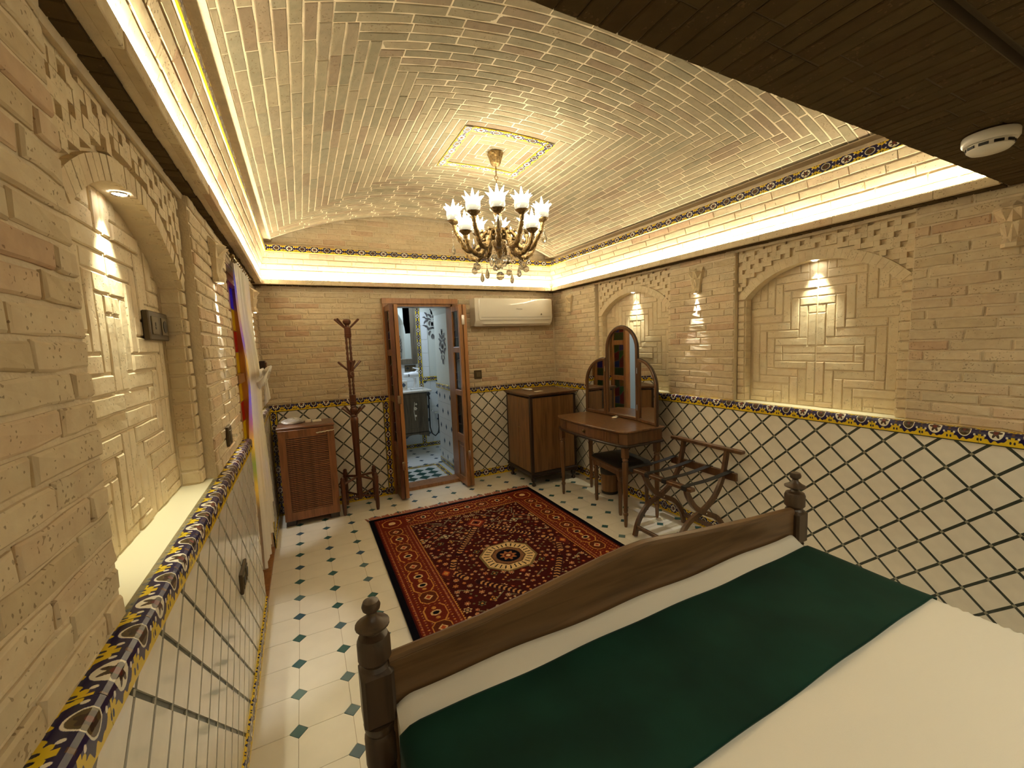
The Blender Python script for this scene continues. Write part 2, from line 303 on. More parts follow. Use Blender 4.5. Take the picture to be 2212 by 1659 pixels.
# ------------------------------------------------------------------ mesh helpers
class MB:
    def __init__(s): s.v = []; s.f = []; s.uv = {}
    def add(s, vs, fs, M=None):
        o = len(s.v)
        if M is not None: vs = [tuple(M @ Vector(p)) for p in vs]
        s.v += [tuple(p) for p in vs]; s.f += [tuple(i+o for i in f) for f in fs]; return s
    def box(s, c, d, M=None, bev=0.0, taper=1.0):
        hx, hy, hz = d[0]/2, d[1]/2, d[2]/2
        if bev <= 0:
            v = [(c[0]+a*hx*(taper if e < 0 else 1), c[1]+b*hy*(taper if e < 0 else 1), c[2]+e*hz) for e in (-1, 1) for a, b in ((-1, -1), (1, -1), (1, 1), (-1, 1))]
            return s.add(v, [(3, 2, 1, 0), (4, 5, 6, 7), (0, 1, 5, 4), (1, 2, 6, 5), (2, 3, 7, 6), (3, 0, 4, 7)], M)
        bev = min(bev, hx*.95, hy*.95, hz*.95); rings = []
        for z, o in ((-hz, bev), (-hz+bev, 0), (hz-bev, 0), (hz, bev)):
            t = taper if z < 0 else 1
            x, y = (hx-o)*t, (hy-o)*t; k = bev*.7 if o == 0 else bev*.3
            rings.append([(c[0]+px, c[1]+py, c[2]+z) for px, py in ((-x+k, -y), (x-k, -y), (x, -y+k), (x, y-k), (x-k, y), (-x+k, y), (-x, y-k), (-x, -y+k))])
        return s.loft(rings, M)
    def loft(s, rings, M=None, cap=True, closed=True):
        n = len(rings[0]); vs = [p for r in rings for p in r]; fs = []
        for i in range(len(rings)-1):
            for j in range(n if closed else n-1):
                k = (j+1) % n; fs.append((i*n+j, i*n+k, (i+1)*n+k, (i+1)*n+j))
        if cap: fs.append(tuple(range(n-1, -1, -1))); fs.append(tuple(range((len(rings)-1)*n, len(rings)*n)))
        return s.add(vs, fs, M)
    def lathe(s, prof, seg=20, c=(0, 0, 0), M=None, cap=True, fn=None):
        rings = []
        for r, z in prof:
            rings.append([(c[0]+r*(fn(2*PI*k/seg, z) if fn else 1)*math.cos(2*PI*k/seg), c[1]+r*(fn(2*PI*k/seg, z) if fn else 1)*math.sin(2*PI*k/seg), c[2]+z) for k in range(seg)])
        return s.loft(rings, M, cap)
    def tube(s, pts, rad, seg=8, M=None, cap=True, flat=1.0):
        P = [Vector(p) for p in pts]; n = len(P); rad = rad if hasattr(rad, '__len__') else [rad]*n; rings = []; up = None
        for i in range(n):
            t = (P[min(i+1, n-1)]-P[max(i-1, 0)]).normalized()
            if up is None: up = Vector((0, 0, 1)) if abs(t.z) < .9 else Vector((1, 0, 0))
            a = t.cross(up).normalized(); b = a.cross(t).normalized(); up = b
            rings.append([tuple(P[i]+a*(math.cos(2*PI*k/seg)*rad[i])+b*(math.sin(2*PI*k/seg)*rad[i]*flat)) for k in range(seg)])
        return s.loft(rings, M, cap)
    def prism(s, poly, h0, h1, M=None):
        n = len(poly); vs = [(p[0], p[1], h0) for p in poly]+[(p[0], p[1], h1) for p in poly]
        return s.add(vs, [tuple(range(n-1, -1, -1)), tuple(range(n, 2*n))]+[(i, (i+1) % n, n+(i+1) % n, n+i) for i in range(n)], M)
    def sphere(s, c, r, seg=10, rings=6, M=None, sz=1.0):
        return s.lathe([(max(r*math.sin(PI*i/rings), 1e-4), -r*sz*math.cos(PI*i/rings)) for i in range(rings+1)], seg, c, M)
    def mesh(s, name, mat=None, smooth=None):
        me = bpy.data.meshes.new(name); me.from_pydata(s.v, [], s.f); me.validate()
        if mat: me.materials.append(mat)
        if smooth is not None:
            me.polygons.foreach_set('use_smooth', [True]*len(me.polygons)); me.set_sharp_from_angle(angle=math.radians(smooth))
        return me
    def build(s, name, mat, parent=None, smooth=None, **props):
        return link(name, s.mesh(name, mat, smooth), parent, **props)
def link(name, data, parent=None, M=None, **props):
    o = bpy.data.objects.new(name, data); COL.objects.link(o)
    if parent is not None: o.parent = parent
    if M is not None: o.matrix_local = M
    for k, v in props.items(): o[k] = v
    return o
def thing(name, label, cat, loc=(0, 0, 0), rotz=0.0, group=None):
    o = bpy.data.objects.new(name, None); COL.objects.link(o); o.empty_display_size = .05
    o.location = loc; o.rotation_euler = (0, 0, rotz); o['label'] = label; o['category'] = cat
    if group: o['group'] = group
    return o
def frame(origin, u, v, n):
    return Matrix(((u[0], v[0], n[0], origin[0]), (u[1], v[1], n[1], origin[1]), (u[2], v[2], n[2], origin[2]), (0, 0, 0, 1)))
def px_size(M, l, h):
    c = np.array(M.translation)-CP; z = c@CF
    if z < .05: return 0.0
    x, y = 1106+FPX*(c@CR)/z, 829.5-FPX*(c@CU)/z
    if not (-30 < x < 2242 and -30 < y < 1689): return 0.0
    nrm = np.array(M.to_3x3() @ Vector((0, 0, 1))); nn = np.linalg.norm(nrm); dd = np.linalg.norm(c)
    return l*h*abs(c@nrm)/nn/dd*FPX**2/z**2
class Pieces:
    """alike pieces of one parent: the largest in view become objects, the rest one joined part"""
    def __init__(s, name, parent, mat, limit=300, minpx=0.0): s.n, s.p, s.m, s.lim, s.minpx, s.items = name, parent, mat, limit, minpx, []
    def add(s, me, M, l=.2, h=.05): s.items.append((px_size(M, l, h), me, M))
    def build(s):
        it = sorted(s.items, key=lambda a: -a[0]); own = [i for i in it[:s.lim] if i[0] > s.minpx]; rest = [i for i in it[len(own):]]
        for a, me, M in own: link(s.n, me, s.p, M)
        if rest:
            vs, fs, off = [], [], 0
            for a, me, M in rest:
                d = CACHE.get(me.name)
                if d is None:
                    co = np.empty(len(me.vertices)*3, np.float32); me.vertices.foreach_get('co', co)
                    d = CACHE[me.name] = (co.reshape(-1, 3), [tuple(p.vertices) for p in me.polygons])
                A = np.array(M); vs.append(d[0]@A[:3, :3].T+A[:3, 3]); fs += [tuple(i+off for i in f) for f in d[1]]; off += len(d[0])
            me = bpy.data.meshes.new(s.n); me.from_pydata(np.vstack(vs).tolist(), [], fs); me.materials.append(s.m)
            o = link(s.n, me, s.p); o['kind'] = 'stuff'
CACHE = {}
def brick_mesh(l, h, d, mat, jit=.0016, c=.0035):
    def J(k): return float(rng.normal(0, k))
    pts = [(-l/2, -h/2), (-l/6, -h/2), (l/6, -h/2), (l/2, -h/2), (l/2, h/2), (l/6, h/2), (-l/6, h/2), (-l/2, h/2)]
    r0 = [(x, y, 0) for x, y in pts]
    q = [(x+J(jit*.6), y+J(jit)) for x, y in pts]
    r1 = [(x, y, d-c) for x, y in q]
    r2 = [(x-math.copysign(c*(1.3 if abs(x) > l*.4 else 0), x), y-math.copysign(c*1.1, y), d+J(jit*.7)) for x, y in q]
    b = MB(); b.loft([r0, r1, r2], cap=False); b.f.append(tuple(range(16, 24)))
    return b.mesh('brick', mat)
BL = [brick_mesh(.192, .0425, .02, M_BRICK) for _ in range(14)]; BS = [brick_mesh(.092, .0425, .02, M_BRICK) for _ in range(6)]
BL3 = [brick_mesh(.1955, .0425, .02, M_BRICK, .0006, .0022) for _ in range(10)]; BS3 = [brick_mesh(.0955, .0425, .02, M_BRICK, .0006, .0022) for _ in range(6)]
BLV = [brick_mesh(.1955, .0425, .02, M_BRICKV, .0006, .0022) for _ in range(10)]; BSV = [brick_mesh(.0955, .0425, .02, M_BRICKV, .0006, .0022) for _ in range(6)]
BLD = [brick_mesh(.1955, .0425, .02, M_BRICK_SHADED, .0006, .0022) for _ in range(8)]; BSD = [brick_mesh(.0955, .0425, .02, M_BRICK_SHADED, .0006, .0022) for _ in range(4)]
BL2 = [brick_mesh(.192, .0445, .02, M_BRICK2, .0006, .003) for _ in range(8)]; BS2 = [brick_mesh(.092, .0445, .02, M_BRICK2, .0006, .003) for _ in range(5)]
def put_brick(P, F, x, y, l, h=.0425, depth=.0, pale=False, rot=False, fine=False):
    A, B = (BLV, BSV) if fine == 'V' else (BLD, BSD) if fine == 'D' else (BL3, BS3) if fine else (BL2, BS2) if pale else (BL, BS); h0 = .0445 if pale else .0425; a = .0035 if fine else 0
    me, ref = (A[rng.integers(len(A))], .192+a) if l > .13 else (B[rng.integers(len(B))], .092+a)
    R = Matrix.Rotation(PI/2, 4, 'Z') if rot else Matrix.Identity(4)
    fl = Matrix.Rotation(PI, 4, 'Z') if rng.random() < .5 else Matrix.Identity(4)
    M = F @ Matrix.Translation((x, y, depth-.02+float(rng.normal(0, .0004 if fine else .0012)))) @ R @ Matrix.Diagonal((l/ref, h/h0, 1, 1)) @ fl
    P.add(me, M, l, h)
def courses(P, F, u0, u1, v0, v1, ch=.0505, bl=.2, jt=.008, holes=(), depth=0.0, inside=None, start=0, fine=False):
    k = 0; v = v0
    while v+ch*.5 < v1:
        h = min(ch, v1-v)-jt; off = [0, .1, .14, .05][(k+start) % 4]; u = u0-off; hj = .0045 if fine else jt
        while u < u1:
            e = u1 if u1-u-bl < .05 else u+bl
            segs = [(max(u, u0), min(e, u1))]
            for a, b, c, d in holes:
                if v+ch*.6 > c and v+ch*.4 < d:
                    ns = []
                    for p, q in segs:
                        if q <= a or p >= b: ns.append((p, q))
                        else:
                            if p < a: ns.append((p, a))
                            if q > b: ns.append((b, q))
                    segs = ns
            for p, q in segs:
                l = q-p-hj
                if l > .006 and (inside is None or inside((p+q)/2, v+ch/2)): put_brick(P, F, (p+q)/2, v+ch/2, l, h, depth, fine=fine)
            u = e
        v += ch; k += 1
def struct(name, b, mat, label, **kw):
    o = b.build(name, mat, None, **kw); o['kind'] = 'structure'; o['label'] = label; o['category'] = name.split('_')[0]; return o
def boxes(lst):
    b = MB()
    for x0, x1, y0, y1, z0, z1 in lst: b.box(((x0+x1)/2, (y0+y1)/2, (z0+z1)/2), (x1-x0, y1-y0, z1-z0))
    return b
MJ = .007                                       # mortar lies this far behind the brick face
# ------------------------------------------------------------------ floor
fl = struct('floor', boxes([(-.6, 3.0, YBACK-.1, 4.40, -.12, -.003)]), M_FGROUT, 'cream octagon tile floor with blue green diamond insets')
TS, GX, GY, HD = .1996, -.1284, 3.738, .0335
oc = [(-.5*TS+HD, -.5*TS), (.5*TS-HD, -.5*TS), (.5*TS, -.5*TS+HD), (.5*TS, .5*TS-HD), (.5*TS-HD, .5*TS), (-.5*TS+HD, .5*TS), (-.5*TS, .5*TS-HD), (-.5*TS, -.5*TS+HD)]
oc = [(x*.991, y*.991) for x, y in oc]
tm = MB().prism(oc, -.006, 0.0).mesh('tile', M_FTILE)
im_ = MB().prism([(0, -HD*.96), (HD*.96, 0), (0, HD*.96), (-HD*.96, 0)], -.006, .0002).mesh('inset_tile', M_INSET)
PT = Pieces('tile', fl, M_FTILE); PI_ = Pieces('inset_tile', fl, M_INSET)
for i in range(-2, 16):
    for j in range(-4, 27):
        x, y = GX+i*TS, GY-j*TS
        if -.36 < x < 2.74 and YBACK < y < 4.27:
            if x > XL-.02 or 2.66 < y < 3.6: PI_.add(im_, Matrix.Translation((x, y, 0)), .06, .06)
        x += TS/2; y -= TS/2
        if -.42 < x < 2.78 and YBACK < y < 4.30: PT.add(tm, Matrix.Translation((x, y, 0)), TS, TS)
PT.build(); PI_.build()
# ------------------------------------------------------------------ walls
WY0, WY1, WZ1 = 2.715, 3.55, 2.0                # window opening in the left wall
NICHES = {'left': [(1.447, .4775)], 'right': [(1.447, .4775), (2.99, .49)]}
FLft = frame((XLB, 0, 0), (0, 1, 0), (0, 0, 1), (1, 0, 0))
FRgt = frame((XRB, 0, 0), (0, -1, 0), (0, 0, 1), (-1, 0, 0))
FFar = frame((0, YFB, 0), (1, 0, 0), (0, 0, 1), (0, -1, 0))
xm, xo = XLB-MJ, -.62
n0, n1 = .97, 1.925
wl = struct('wall_left', boxes([(xo, xm, YBACK, n0, ZD-.06, ZS+.03), (xo, xm, n1, WY0, ZD-.06, ZS+.03), (xo, xm, WY1, 4.45, ZD-.06, ZS+.03), (xo, -.45, n0, n1, ZD-.06, ZS+.03),
    (xo, xm, WY0, WY1, WZ1, ZS+.03), (xo, XL-.006, YBACK, WY0, -.05, ZD-.055), (xo, XL-.006, WY1, 4.45, -.05, ZD-.055), (xo, -.45, WY0, WY1, -.05, .03)]), M_MORTAR, 'sand brick wall on the window side above a tiled dado')
xm2 = XRB+MJ
wr = struct('wall_right', boxes([(xm2, 3.1, YBACK, n0, ZD-.06, ZS+.03), (xm2, 3.1, n1, 2.50, ZD-.06, ZS+.03), (xm2, 3.1, 3.48, 4.45, ZD-.06, ZS+.03), (2.885, 3.1, n0, n1, ZD-.06, ZS+.03),
    (2.885, 3.1, 2.50, 3.48, ZD-.06, ZS+.03), (XR+.006, 3.1, YBACK, 4.45, -.05, ZD-.055)]), M_MORTAR, 'sand brick wall with two arched niches above a tiled dado')
DX0, DX1, DZ1 = .745, 1.518, 1.985              # bathroom door frame, outer
ym = YFB+MJ
wf = struct('wall_far', boxes([(-.62, DX0, ym, 4.45, ZD-.06, ZS+.03), (DX1, 3.1, ym, 4.45, ZD-.06, ZS+.03), (DX0, DX1, ym, 4.45, DZ1, ZS+.03),
    (-.62, DX0, YF+.006, 4.45, -.05, ZD-.055), (DX1, 3.1, YF+.006, 4.45, -.05, ZD-.055)]), M_MORTAR, 'sand brick wall with the bathroom door above a tiled dado')
wb = struct('wall_back', boxes([(-.62, 3.1, YBACK-.15, YBACK, -.05, 2.9)]), M_MORTAR, 'plain sand wall behind the head of the bed')
P = Pieces('brick', wl, M_BRICK)
courses(P, FLft, -.5, n0, ZD+.004, ZS); courses(P, FLft, n1, WY0, ZD+.004, ZS, start=1); courses(P, FLft, WY1, 4.27, ZD+.004, ZS); courses(P, FLft, WY0, WY1, WZ1, ZS)
for z in np.arange(ZD+.03, WZ1, .0505):         # window jamb returns
    for yy, sgn in ((WY0, 1), (WY1, -1)):
        put_brick(P, frame((XLB-.055, yy, 0), (-sgn, 0, 0), (0, 0, 1), (0, sgn, 0)), 0, z, .095)
P.build()
P = Pieces('brick', wr, M_BRICK)
courses(P, FRgt, -n0, .4, ZD+.004, ZS); courses(P, FRgt, -2.50, -n1, ZD+.004, ZS, start=1); courses(P, FRgt, -4.27, -3.48, ZD+.004, ZS)
P.build()
P = Pieces('brick', wf, M_BRICK)
courses(P, FFar, -.32, 2.75, ZD+.004, ZS, holes=[(DX0-.004, DX1+.004, 0, DZ1+.004)])
P.build()
# ------------------------------------------------------------------ niches
HERR = lambda x, y: (x-y) % 8
def niche(idx, F, uc, Wd, label, single=True, voids=False):
    a, zs, za, rt, fn, bn = Wd-.055, 1.735, 1.925, .055, -.045, -.105
    h = za-zs; R = (a*a+h*h)/(2*h); zc = za-R; th = math.asin(a/R)
    b = MB()
    K = 24; arc = [(R*math.sin(-th+2*th*k/K), zc+R*math.cos(-th+2*th*k/K)) for k in range(K+1)]
    G = F @ Matrix.Translation((uc, 0, 0))
    top = ZS+.02; fp = fn-.006
    for k in range(K):
        (x0, y0), (x1, y1) = arc[k], arc[k+1]
        b.add([(x0, y0, fp), (x1, y1, fp), (x1, top, fp), (x0, top, fp)], [(0, 1, 2, 3)], G)
        b.add([(x0, y0, fp), (x0, y0, bn-.03), (x1, y1, bn-.03), (x1, y1, fp)], [(0, 1, 2, 3)], G)
    for s in (-1, 1):
        b.add([(s*a, ZD, fp), (s*Wd, ZD, fp), (s*Wd, top, fp), (s*a, top, fp)], [(0, 1, 2, 3) if s > 0 else (3, 2, 1, 0)], G)
        b.add([(s*a, ZD, fp), (s*a, zs, fp), (s*a, zs, bn-.03), (s*a, ZD, bn-.03)], [(0, 1, 2, 3)], G)
    b.add([(-a, ZD-.02, bn-.006), (a, ZD-.02, bn-.006), (a, za+.05, bn-.006), (-a, za+.05, bn-.006)], [(0, 1, 2, 3)], G)
    t = struct('trim_%d' % idx, b, M_PLASTER, label)
    MB().box((0, ZD-.012, (bn-.01+.0)/2), (2*Wd-.004, .024, -bn+.005), G).build('ledge', M_LEDGE, t)
    # voussoirs
    for k in range(26 if single else 22):
        n = 26 if single else 22; t0 = -th+2*th*k/n; t1 = -th+2*th*(k+1)/n; g = (.0018 if voids else .0003)/R
        q = [((R+.0)*math.sin(t0+g), zc+R*math.cos(t0+g)), (R*math.sin(t1-g), zc+R*math.cos(t1-g)), ((R+rt)*math.sin(t1-g), zc+(R+rt)*math.cos(t1-g)), ((R+rt)*math.sin(t0+g), zc+(R+rt)*math.cos(t0+g))]
        MB().prism(q, fn-.04, fn+.010+float(rng.normal(0, .0012 if voids else .0002)), G).build('voussoir', M_BRICK2, t)
    # jamb bricks, front and reveal
    P = Pieces('brick', t, M_BRICK2, 300)
    z = ZD+.027; kk = 0
    while z < zs+.03:
        for s in (-1, 1):
            put_brick(P, G, s*(a+Wd)/2, z, Wd-a-.008, .044, fn+.006, True)
            put_brick(P, G @ frame((s*a, 0, (fn+bn)/2), (0, 0, s), (0, 1, 0), (-s, 0, 0)), 0, z, .055, .044, .004, True)
        z += .0505
    # woven brick field
    nx = int(a/.0505)+1; ym_ = (zs+ZD)/2-.02; seen = set()
    for ix in range(-nx, nx):
        for iy in range(-9, 16):
            xi = ix if ix >= 0 else -1-ix; yi = iy if iy >= 0 else -1-iy; m = HERR(xi, -yi if iy < 0 else yi)
            m = HERR(xi, yi)
            if m < 4: key = ('h', xi-m, yi, ix >= 0, iy >= 0); cell = [(xi-m+k, yi) for k in range(4)]
            else: key = ('v', xi, yi-(7-m), ix >= 0, iy >= 0); cell = [(xi, yi-(7-m)+k) for k in range(4)]
            if key in seen: continue
            seen.add(key); cell = [(p, q) for p, q in cell if 0 <= p and 0 <= q]
            xs = [p for p, q in cell]; ys = [q for p, q in cell]; sx = 1 if ix >= 0 else -1; sy = 1 if iy >= 0 else -1
            x0, x1 = min(xs)*.0505, (max(xs)+1)*.0505; y0, y1 = min(ys)*.0505, (max(ys)+1)*.0505
            x1 = min(x1, a-.002); x0 = min(x0, a); Y0, Y1 = sorted((ym_+sy*y0, ym_+sy*y1)); Y0 = max(Y0, ZD+.002)
            cx, cy = sx*(x0+x1)/2, (Y0+Y1)/2
            if x1-x0 < .02 or Y1-Y0 < .02: continue
            if math.hypot(cx, Y0-zc) > R+.02 and Y0 > zs: continue
            horiz = key[0] == 'h'
            l, hh = (x1-x0-.006, Y1-Y0-.0055) if horiz else (Y1-Y0-.006, x1-x0-.0055)
            put_brick(P, G, cx, cy, l, hh, bn, True, rot=not horiz)
    P.build()
    # pierced block lattice above the arch
    g = .0285; me = MB().box((0, 0, .011), (g*.985, g*.985, .026)).mesh('block', M_BRICK2)
    P = Pieces('block', t, M_BRICK2, 300 if single else 0)
    for i in range(-int(Wd/g), int(Wd/g)+1):
        for j in range(0, 14):
            x, y = i*g, 2.066-j*g
            if abs(x) > Wd-.5*g or y < zs-.03: continue
            if math.hypot(x, y-zc) < R+rt+.012: continue
            if (i+2*j) % 5 == 0: continue
            P.add(me, G @ Matrix.Translation((x, y, fn-.012+float(rng.normal(0, .0008)))), g, g)
    P.build()
    return G, (R, zc)
N1 = niche(1, FLft, 1.447, .4775, 'arched brick niche on the window wall with pierced brick lattice', voids=True)
N2 = niche(2, FRgt, -1.447, .4775, 'wide arched brick niche nearest the bed with pierced brick lattice')
N3 = niche(3, FRgt, -2.99, .49, 'arched brick niche behind the vanity mirror with pierced brick lattice', single=False)
# ------------------------------------------------------------------ tiled dado with its printed borders
def clip(poly, ax, val, keep):
    out = []
    for i in range(len(poly)):
        p, q = poly[i], poly[(i+1) % len(poly)]; ip, iq = (p[ax]-val)*keep >= 0, (q[ax]-val)*keep >= 0
        if ip: out.append(p)
        if ip != iq:
            t = (val-p[ax])/(q[ax]-p[ax]); out.append((p[0]+t*(q[0]-p[0]), p[1]+t*(q[1]-p[1])))
    return out
DG = .1625
hd = DG/2-.0088
DTM = MB().prism([(0, -hd), (hd, 0), (0, hd), (-hd, 0)], -.006, 0).mesh('tile', M_DTILE)
SQM = MB().prism([(0, -.0078), (.0078, 0), (0, .0078), (-.0078, 0)], -.006, .0004).mesh('square', M_DSQ)
def border_mesh(path, length, v0=0.0, v1=1.0, u0=0.0):
    """printed strip: path of (height, out) points extruded along x with the print wrapped round it"""
    n = len(path); s = [0]
    for i in range(1, n): s.append(s[-1]+math.dist(path[i], path[i-1]))
    vs = [(x, p[0], p[1]) for x in (-length/2, length/2) for p in path]
    fs = [(i, n+i, n+i+1, i+1) for i in range(n-1)]
    me = bpy.data.meshes.new('border_tile'); me.from_pydata(vs, [], fs); me.materials.append(M_BORDER)
    uv = me.uv_layers.new(name='UVMap'); val = []
    for f in fs:
        for k in f:
            val += [u0+(length/.2 if k >= n else 0), v0+(v1-v0)*s[k % n]/s[-1]]
    uv.data.foreach_set('uv', val); return me
BT = {}
def borders(parent, F, u0, u1, z, path, key, back=False, rot=None):
    n = max(1, round((u1-u0)/.2)); l = (u1-u0)/n
    k = (key, round(l, 4))
    if k not in BT: BT[k] = border_mesh(path, l-.0012)
    for i in range(n): link('border_tile', BT[k], parent, F @ Matrix.Translation((u0+(i+.5)*l, z, 0)))
TOPP = [(.963, .004), (.965, .009), (1.004, .009), (1.014, .007), (1.020, .001), (1.022, -.008), (1.022, -.044)]
BASEP = [(0, .008), (.078, .008), (.081, .003), (.081, -.002)]
def dado(idx, F, u0, u1, ua, za, label, vert=()):
    """F: origin on the tile face, u along the wall, z up; ua, za: one crossing of the strips"""
    zl, zh = .081, .963
    b = MB(); b.box(((u0+u1)/2, (zl+zh)/2, -.006), (u1-u0, zh-zl+.02, .004), F)
    t = struct('trim_%d' % idx, b, M_DGROUT, label)
    P = Pieces('tile', t, M_DTILE); Q = Pieces('square', t, M_DSQ, 0)
    lo, hi = u0, u1
    for e in vert:                               # upright printed strips at an end
        if e == 0: borders(t, F @ frame((u0+.027, 0, 0), (0, 1, 0), (-1, 0, 0), (0, 0, 1)), 0.0, .96, 0, [(-.026, .004), (-.024, .008), (.024, .008), (.026, .004)], 'v'); lo = u0+.055
        else: borders(t, F @ frame((u1-.027, 0, 0), (0, 1, 0), (-1, 0, 0), (0, 0, 1)), 0.0, .96, 0, [(-.026, .004), (-.024, .008), (.024, .008), (.026, .004)], 'v'); hi = u1-.055
    ni = int((u1-u0)/DG)+3; i0 = int((u0-ua)/DG)-2
    for i in range(i0, i0+ni+3):
        for j in range(-8, 3):
            for hx, hz in ((0, .5), (.5, 0)):
                cx, cz = ua+(i+hx)*DG, za+(j+hz)*DG
                if not (lo-hd < cx < hi+hd and zl-hd < cz < zh+hd): pass
                else:
                    full = lo+.006 < cx-hd and cx+hd < hi-.006 and zl < cz-hd and cz+hd < zh-.004
                    if full: P.add(DTM, F @ Matrix.Translation((cx, cz, 0)), .114, .114)
                    else:
                        poly = [(0, -hd), (hd, 0), (0, hd), (-hd, 0)]
                        for ax, val, kp in ((0, lo+.006-cx, 1), (0, hi-.006-cx, -1), (1, zl-cz, 1), (1, zh-.005-cz, -1)):
                            poly = clip(poly, ax, val, kp) if len(poly) > 2 else poly
                        if len(poly) > 2 and abs(sum(poly[k][0]*poly[(k+1) % len(poly)][1]-poly[k][1]*poly[(k+1) % len(poly)][0] for k in range(len(poly))))/2 > 2e-4:
                            P.add(MB().prism(poly, -.006, 0).mesh('tile', M_DTILE), F @ Matrix.Translation((cx, cz, 0)), .08, .08)
            for hx, hz in ((0, 0), (.5, .5)):
                cx, cz = ua+(i+hx)*DG, za+(j+hz)*DG
                if lo+.01 < cx < hi-.01 and zl+.01 < cz < zh-.01: Q.add(SQM, F @ Matrix.Translation((cx, cz, -.0015)), .012, .012)
    P.build(); Q.build()
    borders(t, F, u0, u1, 0, TOPP, 'top'); borders(t, F, u0, u1, 0, BASEP, 'base')
    return t
GLf = frame((XL, 0, 0), (0, 1, 0), (0, 0, 1), (1, 0, 0)); GRt = frame((XR, 0, 0), (0, -1, 0), (0, 0, 1), (-1, 0, 0)); GFr = frame((0, YF, 0), (1, 0, 0), (0, 0, 1), (0, -1, 0))
dado(4, GLf, -.6, WY0, .957, .852, 'tiled dado below the niche on the window wall', vert=())
dado(5, GLf, WY1, YF, .957, .852, 'short tiled dado between the window and the far corner', vert=(0, 1))
dado(6, GRt, -YF, .5, -1.036, .742, 'long tiled dado of cream diamond tiles with dark green strips')
dado(7, GFr, XL, DX0, -.031, .917, 'tiled dado behind the coat stand', vert=(0, 1))
dado(8, GFr, DX1, XR, -.031, .917, 'tiled dado beside the bathroom door behind the chest')
# ------------------------------------------------------------------ soffit lips, coves, LED strips
LXL, LXR, LYF = -.25, 2.645, 4.13               # inner edges of the lip
ZLIP = 2.118
CB, CT, ZC0, ZC1 = .0, .075, 2.118, 2.352       # cove leans inwards by CT
CXL, CXR, CYF = -.285, 2.70, 4.205              # foot of the cove
FLAT = PathD = [(-.027, .003), (-.024, .008), (.024, .008), (.027, .003)]
sb_ = [brick_mesh(.05, .038, .12, M_BRICK, .0012) for _ in range(6)]
def lip(idx, F, u0, u1, depth, label, wall):
    """F: origin on the lip's inner edge, u along, v into the room... the lip runs back to the wall"""
    b = MB(); b.box(((u0+u1)/2, -(depth+.05)/2-.004, (ZS+ZLIP)/2+.006), (u1-u0, depth+.05, ZLIP-ZS-.004), F)
    b.box(((u0+u1)/2, -(depth+.2)/2-.02, ZLIP+.05), (u1-u0, .02, .02), F)
    t = struct('trim_%d' % idx, b, M_MORTAR, label)
    P = Pieces('brick', t, M_BRICK_SHADED); n = int((u1-u0)/.0505); w = (u1-u0)/n  # underside bricks have shade in their colour, the fascia stays sand
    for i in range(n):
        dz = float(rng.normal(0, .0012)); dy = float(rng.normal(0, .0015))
        me = LIPS.setdefault((round(depth, 3), i % 5), MB().box((0, -(depth+.02)/2-.026, 0), (.0485, depth-.03, ZLIP-ZS), None, .002).mesh('brick', M_BRICK_SHADED))
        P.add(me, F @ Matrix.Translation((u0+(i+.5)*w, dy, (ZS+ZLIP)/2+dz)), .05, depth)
    P.build(); Q = Pieces('fascia_brick', t, M_BRICK, 60); n = round((u1-u0)/.2); w = (u1-u0)/n
    for i in range(n):
        me = LIPS.setdefault(('f', round(w, 4), i % 6), MB().box((0, -.0135, 0), (w-.0008, .025, ZLIP-ZS+float(rng.normal(0, .0005))), None, .002).mesh('fascia_brick', M_BRICK))
        Q.add(me, F @ Matrix.Translation((u0+(i+.5)*w, float(rng.normal(0, .001)), (ZS+ZLIP)/2)), .2, .04)
    Q.build(); return t
LIPS = {}
FLl = frame((LXL, 0, 0), (0, 1, 0), (1, 0, 0), (0, 0, 1)); FLr = frame((LXR, 0, 0), (0, -1, 0), (-1, 0, 0), (0, 0, 1)); FLf = frame((0, LYF, 0), (1, 0, 0), (0, -1, 0), (0, 0, 1))
lip(9, FLl, YB, 4.13, .085, 'brick lip carrying the light strip on the window side', None)
lip(10, FLr, -4.13, -YB, .115, 'brick lip carrying the light strip on the niche side', None)
lip(11, FLf, -.33, 2.76, .155, 'brick lip carrying the light strip over the bathroom door', None)
def cove(idx, o, u, n, u0, u1, label):
    """leaning courses of brick from the lip up to the printed border"""
    n = np.array(n, float); up = np.array([0, 0, 1.0]); Ls = math.hypot(CT, ZC1-ZC0); v = (n*CT+up*(ZC1-ZC0))/Ls
    nn = np.cross(u, v); F = frame((o[0], o[1], ZC0), u, v, nn)
    b = MB(); b.box(((u0+u1)/2, Ls/2, -MJ-.02), (u1-u0, Ls, .04), F); b.box(((u0+u1)/2, -.02, -.06), (u1-u0, .10, .04), F)
    t = struct('trim_%d' % idx, b, M_MORTAR, label)
    P = Pieces('brick', t, M_BRICK); courses(P, F, u0, u1, .0, Ls, ch=Ls/5, depth=.0, fine=True); P.build()
    top = np.array(o)+n*CT; F2 = frame((top[0], top[1], 0), u, up, n)
    MB().box(((u0+u1)/2, ZC1+.029, -.02), (u1-u0, .058, .05), F2).build('border_core', M_PLASTER, t)
    borders(t, F2, u0+.0, u1, ZC1+.029, [(-.027, .005), (-.024, .010), (.024, .010), (.027, .005)], 'cove')
    return t
cove(12, (CXL, 0, 0), (0, 1, 0), (1, 0, 0), YB, 4.205, 'bright brick cove with printed border on the window side')
cove(13, (CXR, 0, 0), (0, -1, 0), (-1, 0, 0), -4.205, -YB, 'bright brick cove with printed border on the niche side')
cove(14, (0, CYF, 0), (1, 0, 0), (0, -1, 0), -.27, 2.69, 'bright brick cove with printed border over the bathroom door')
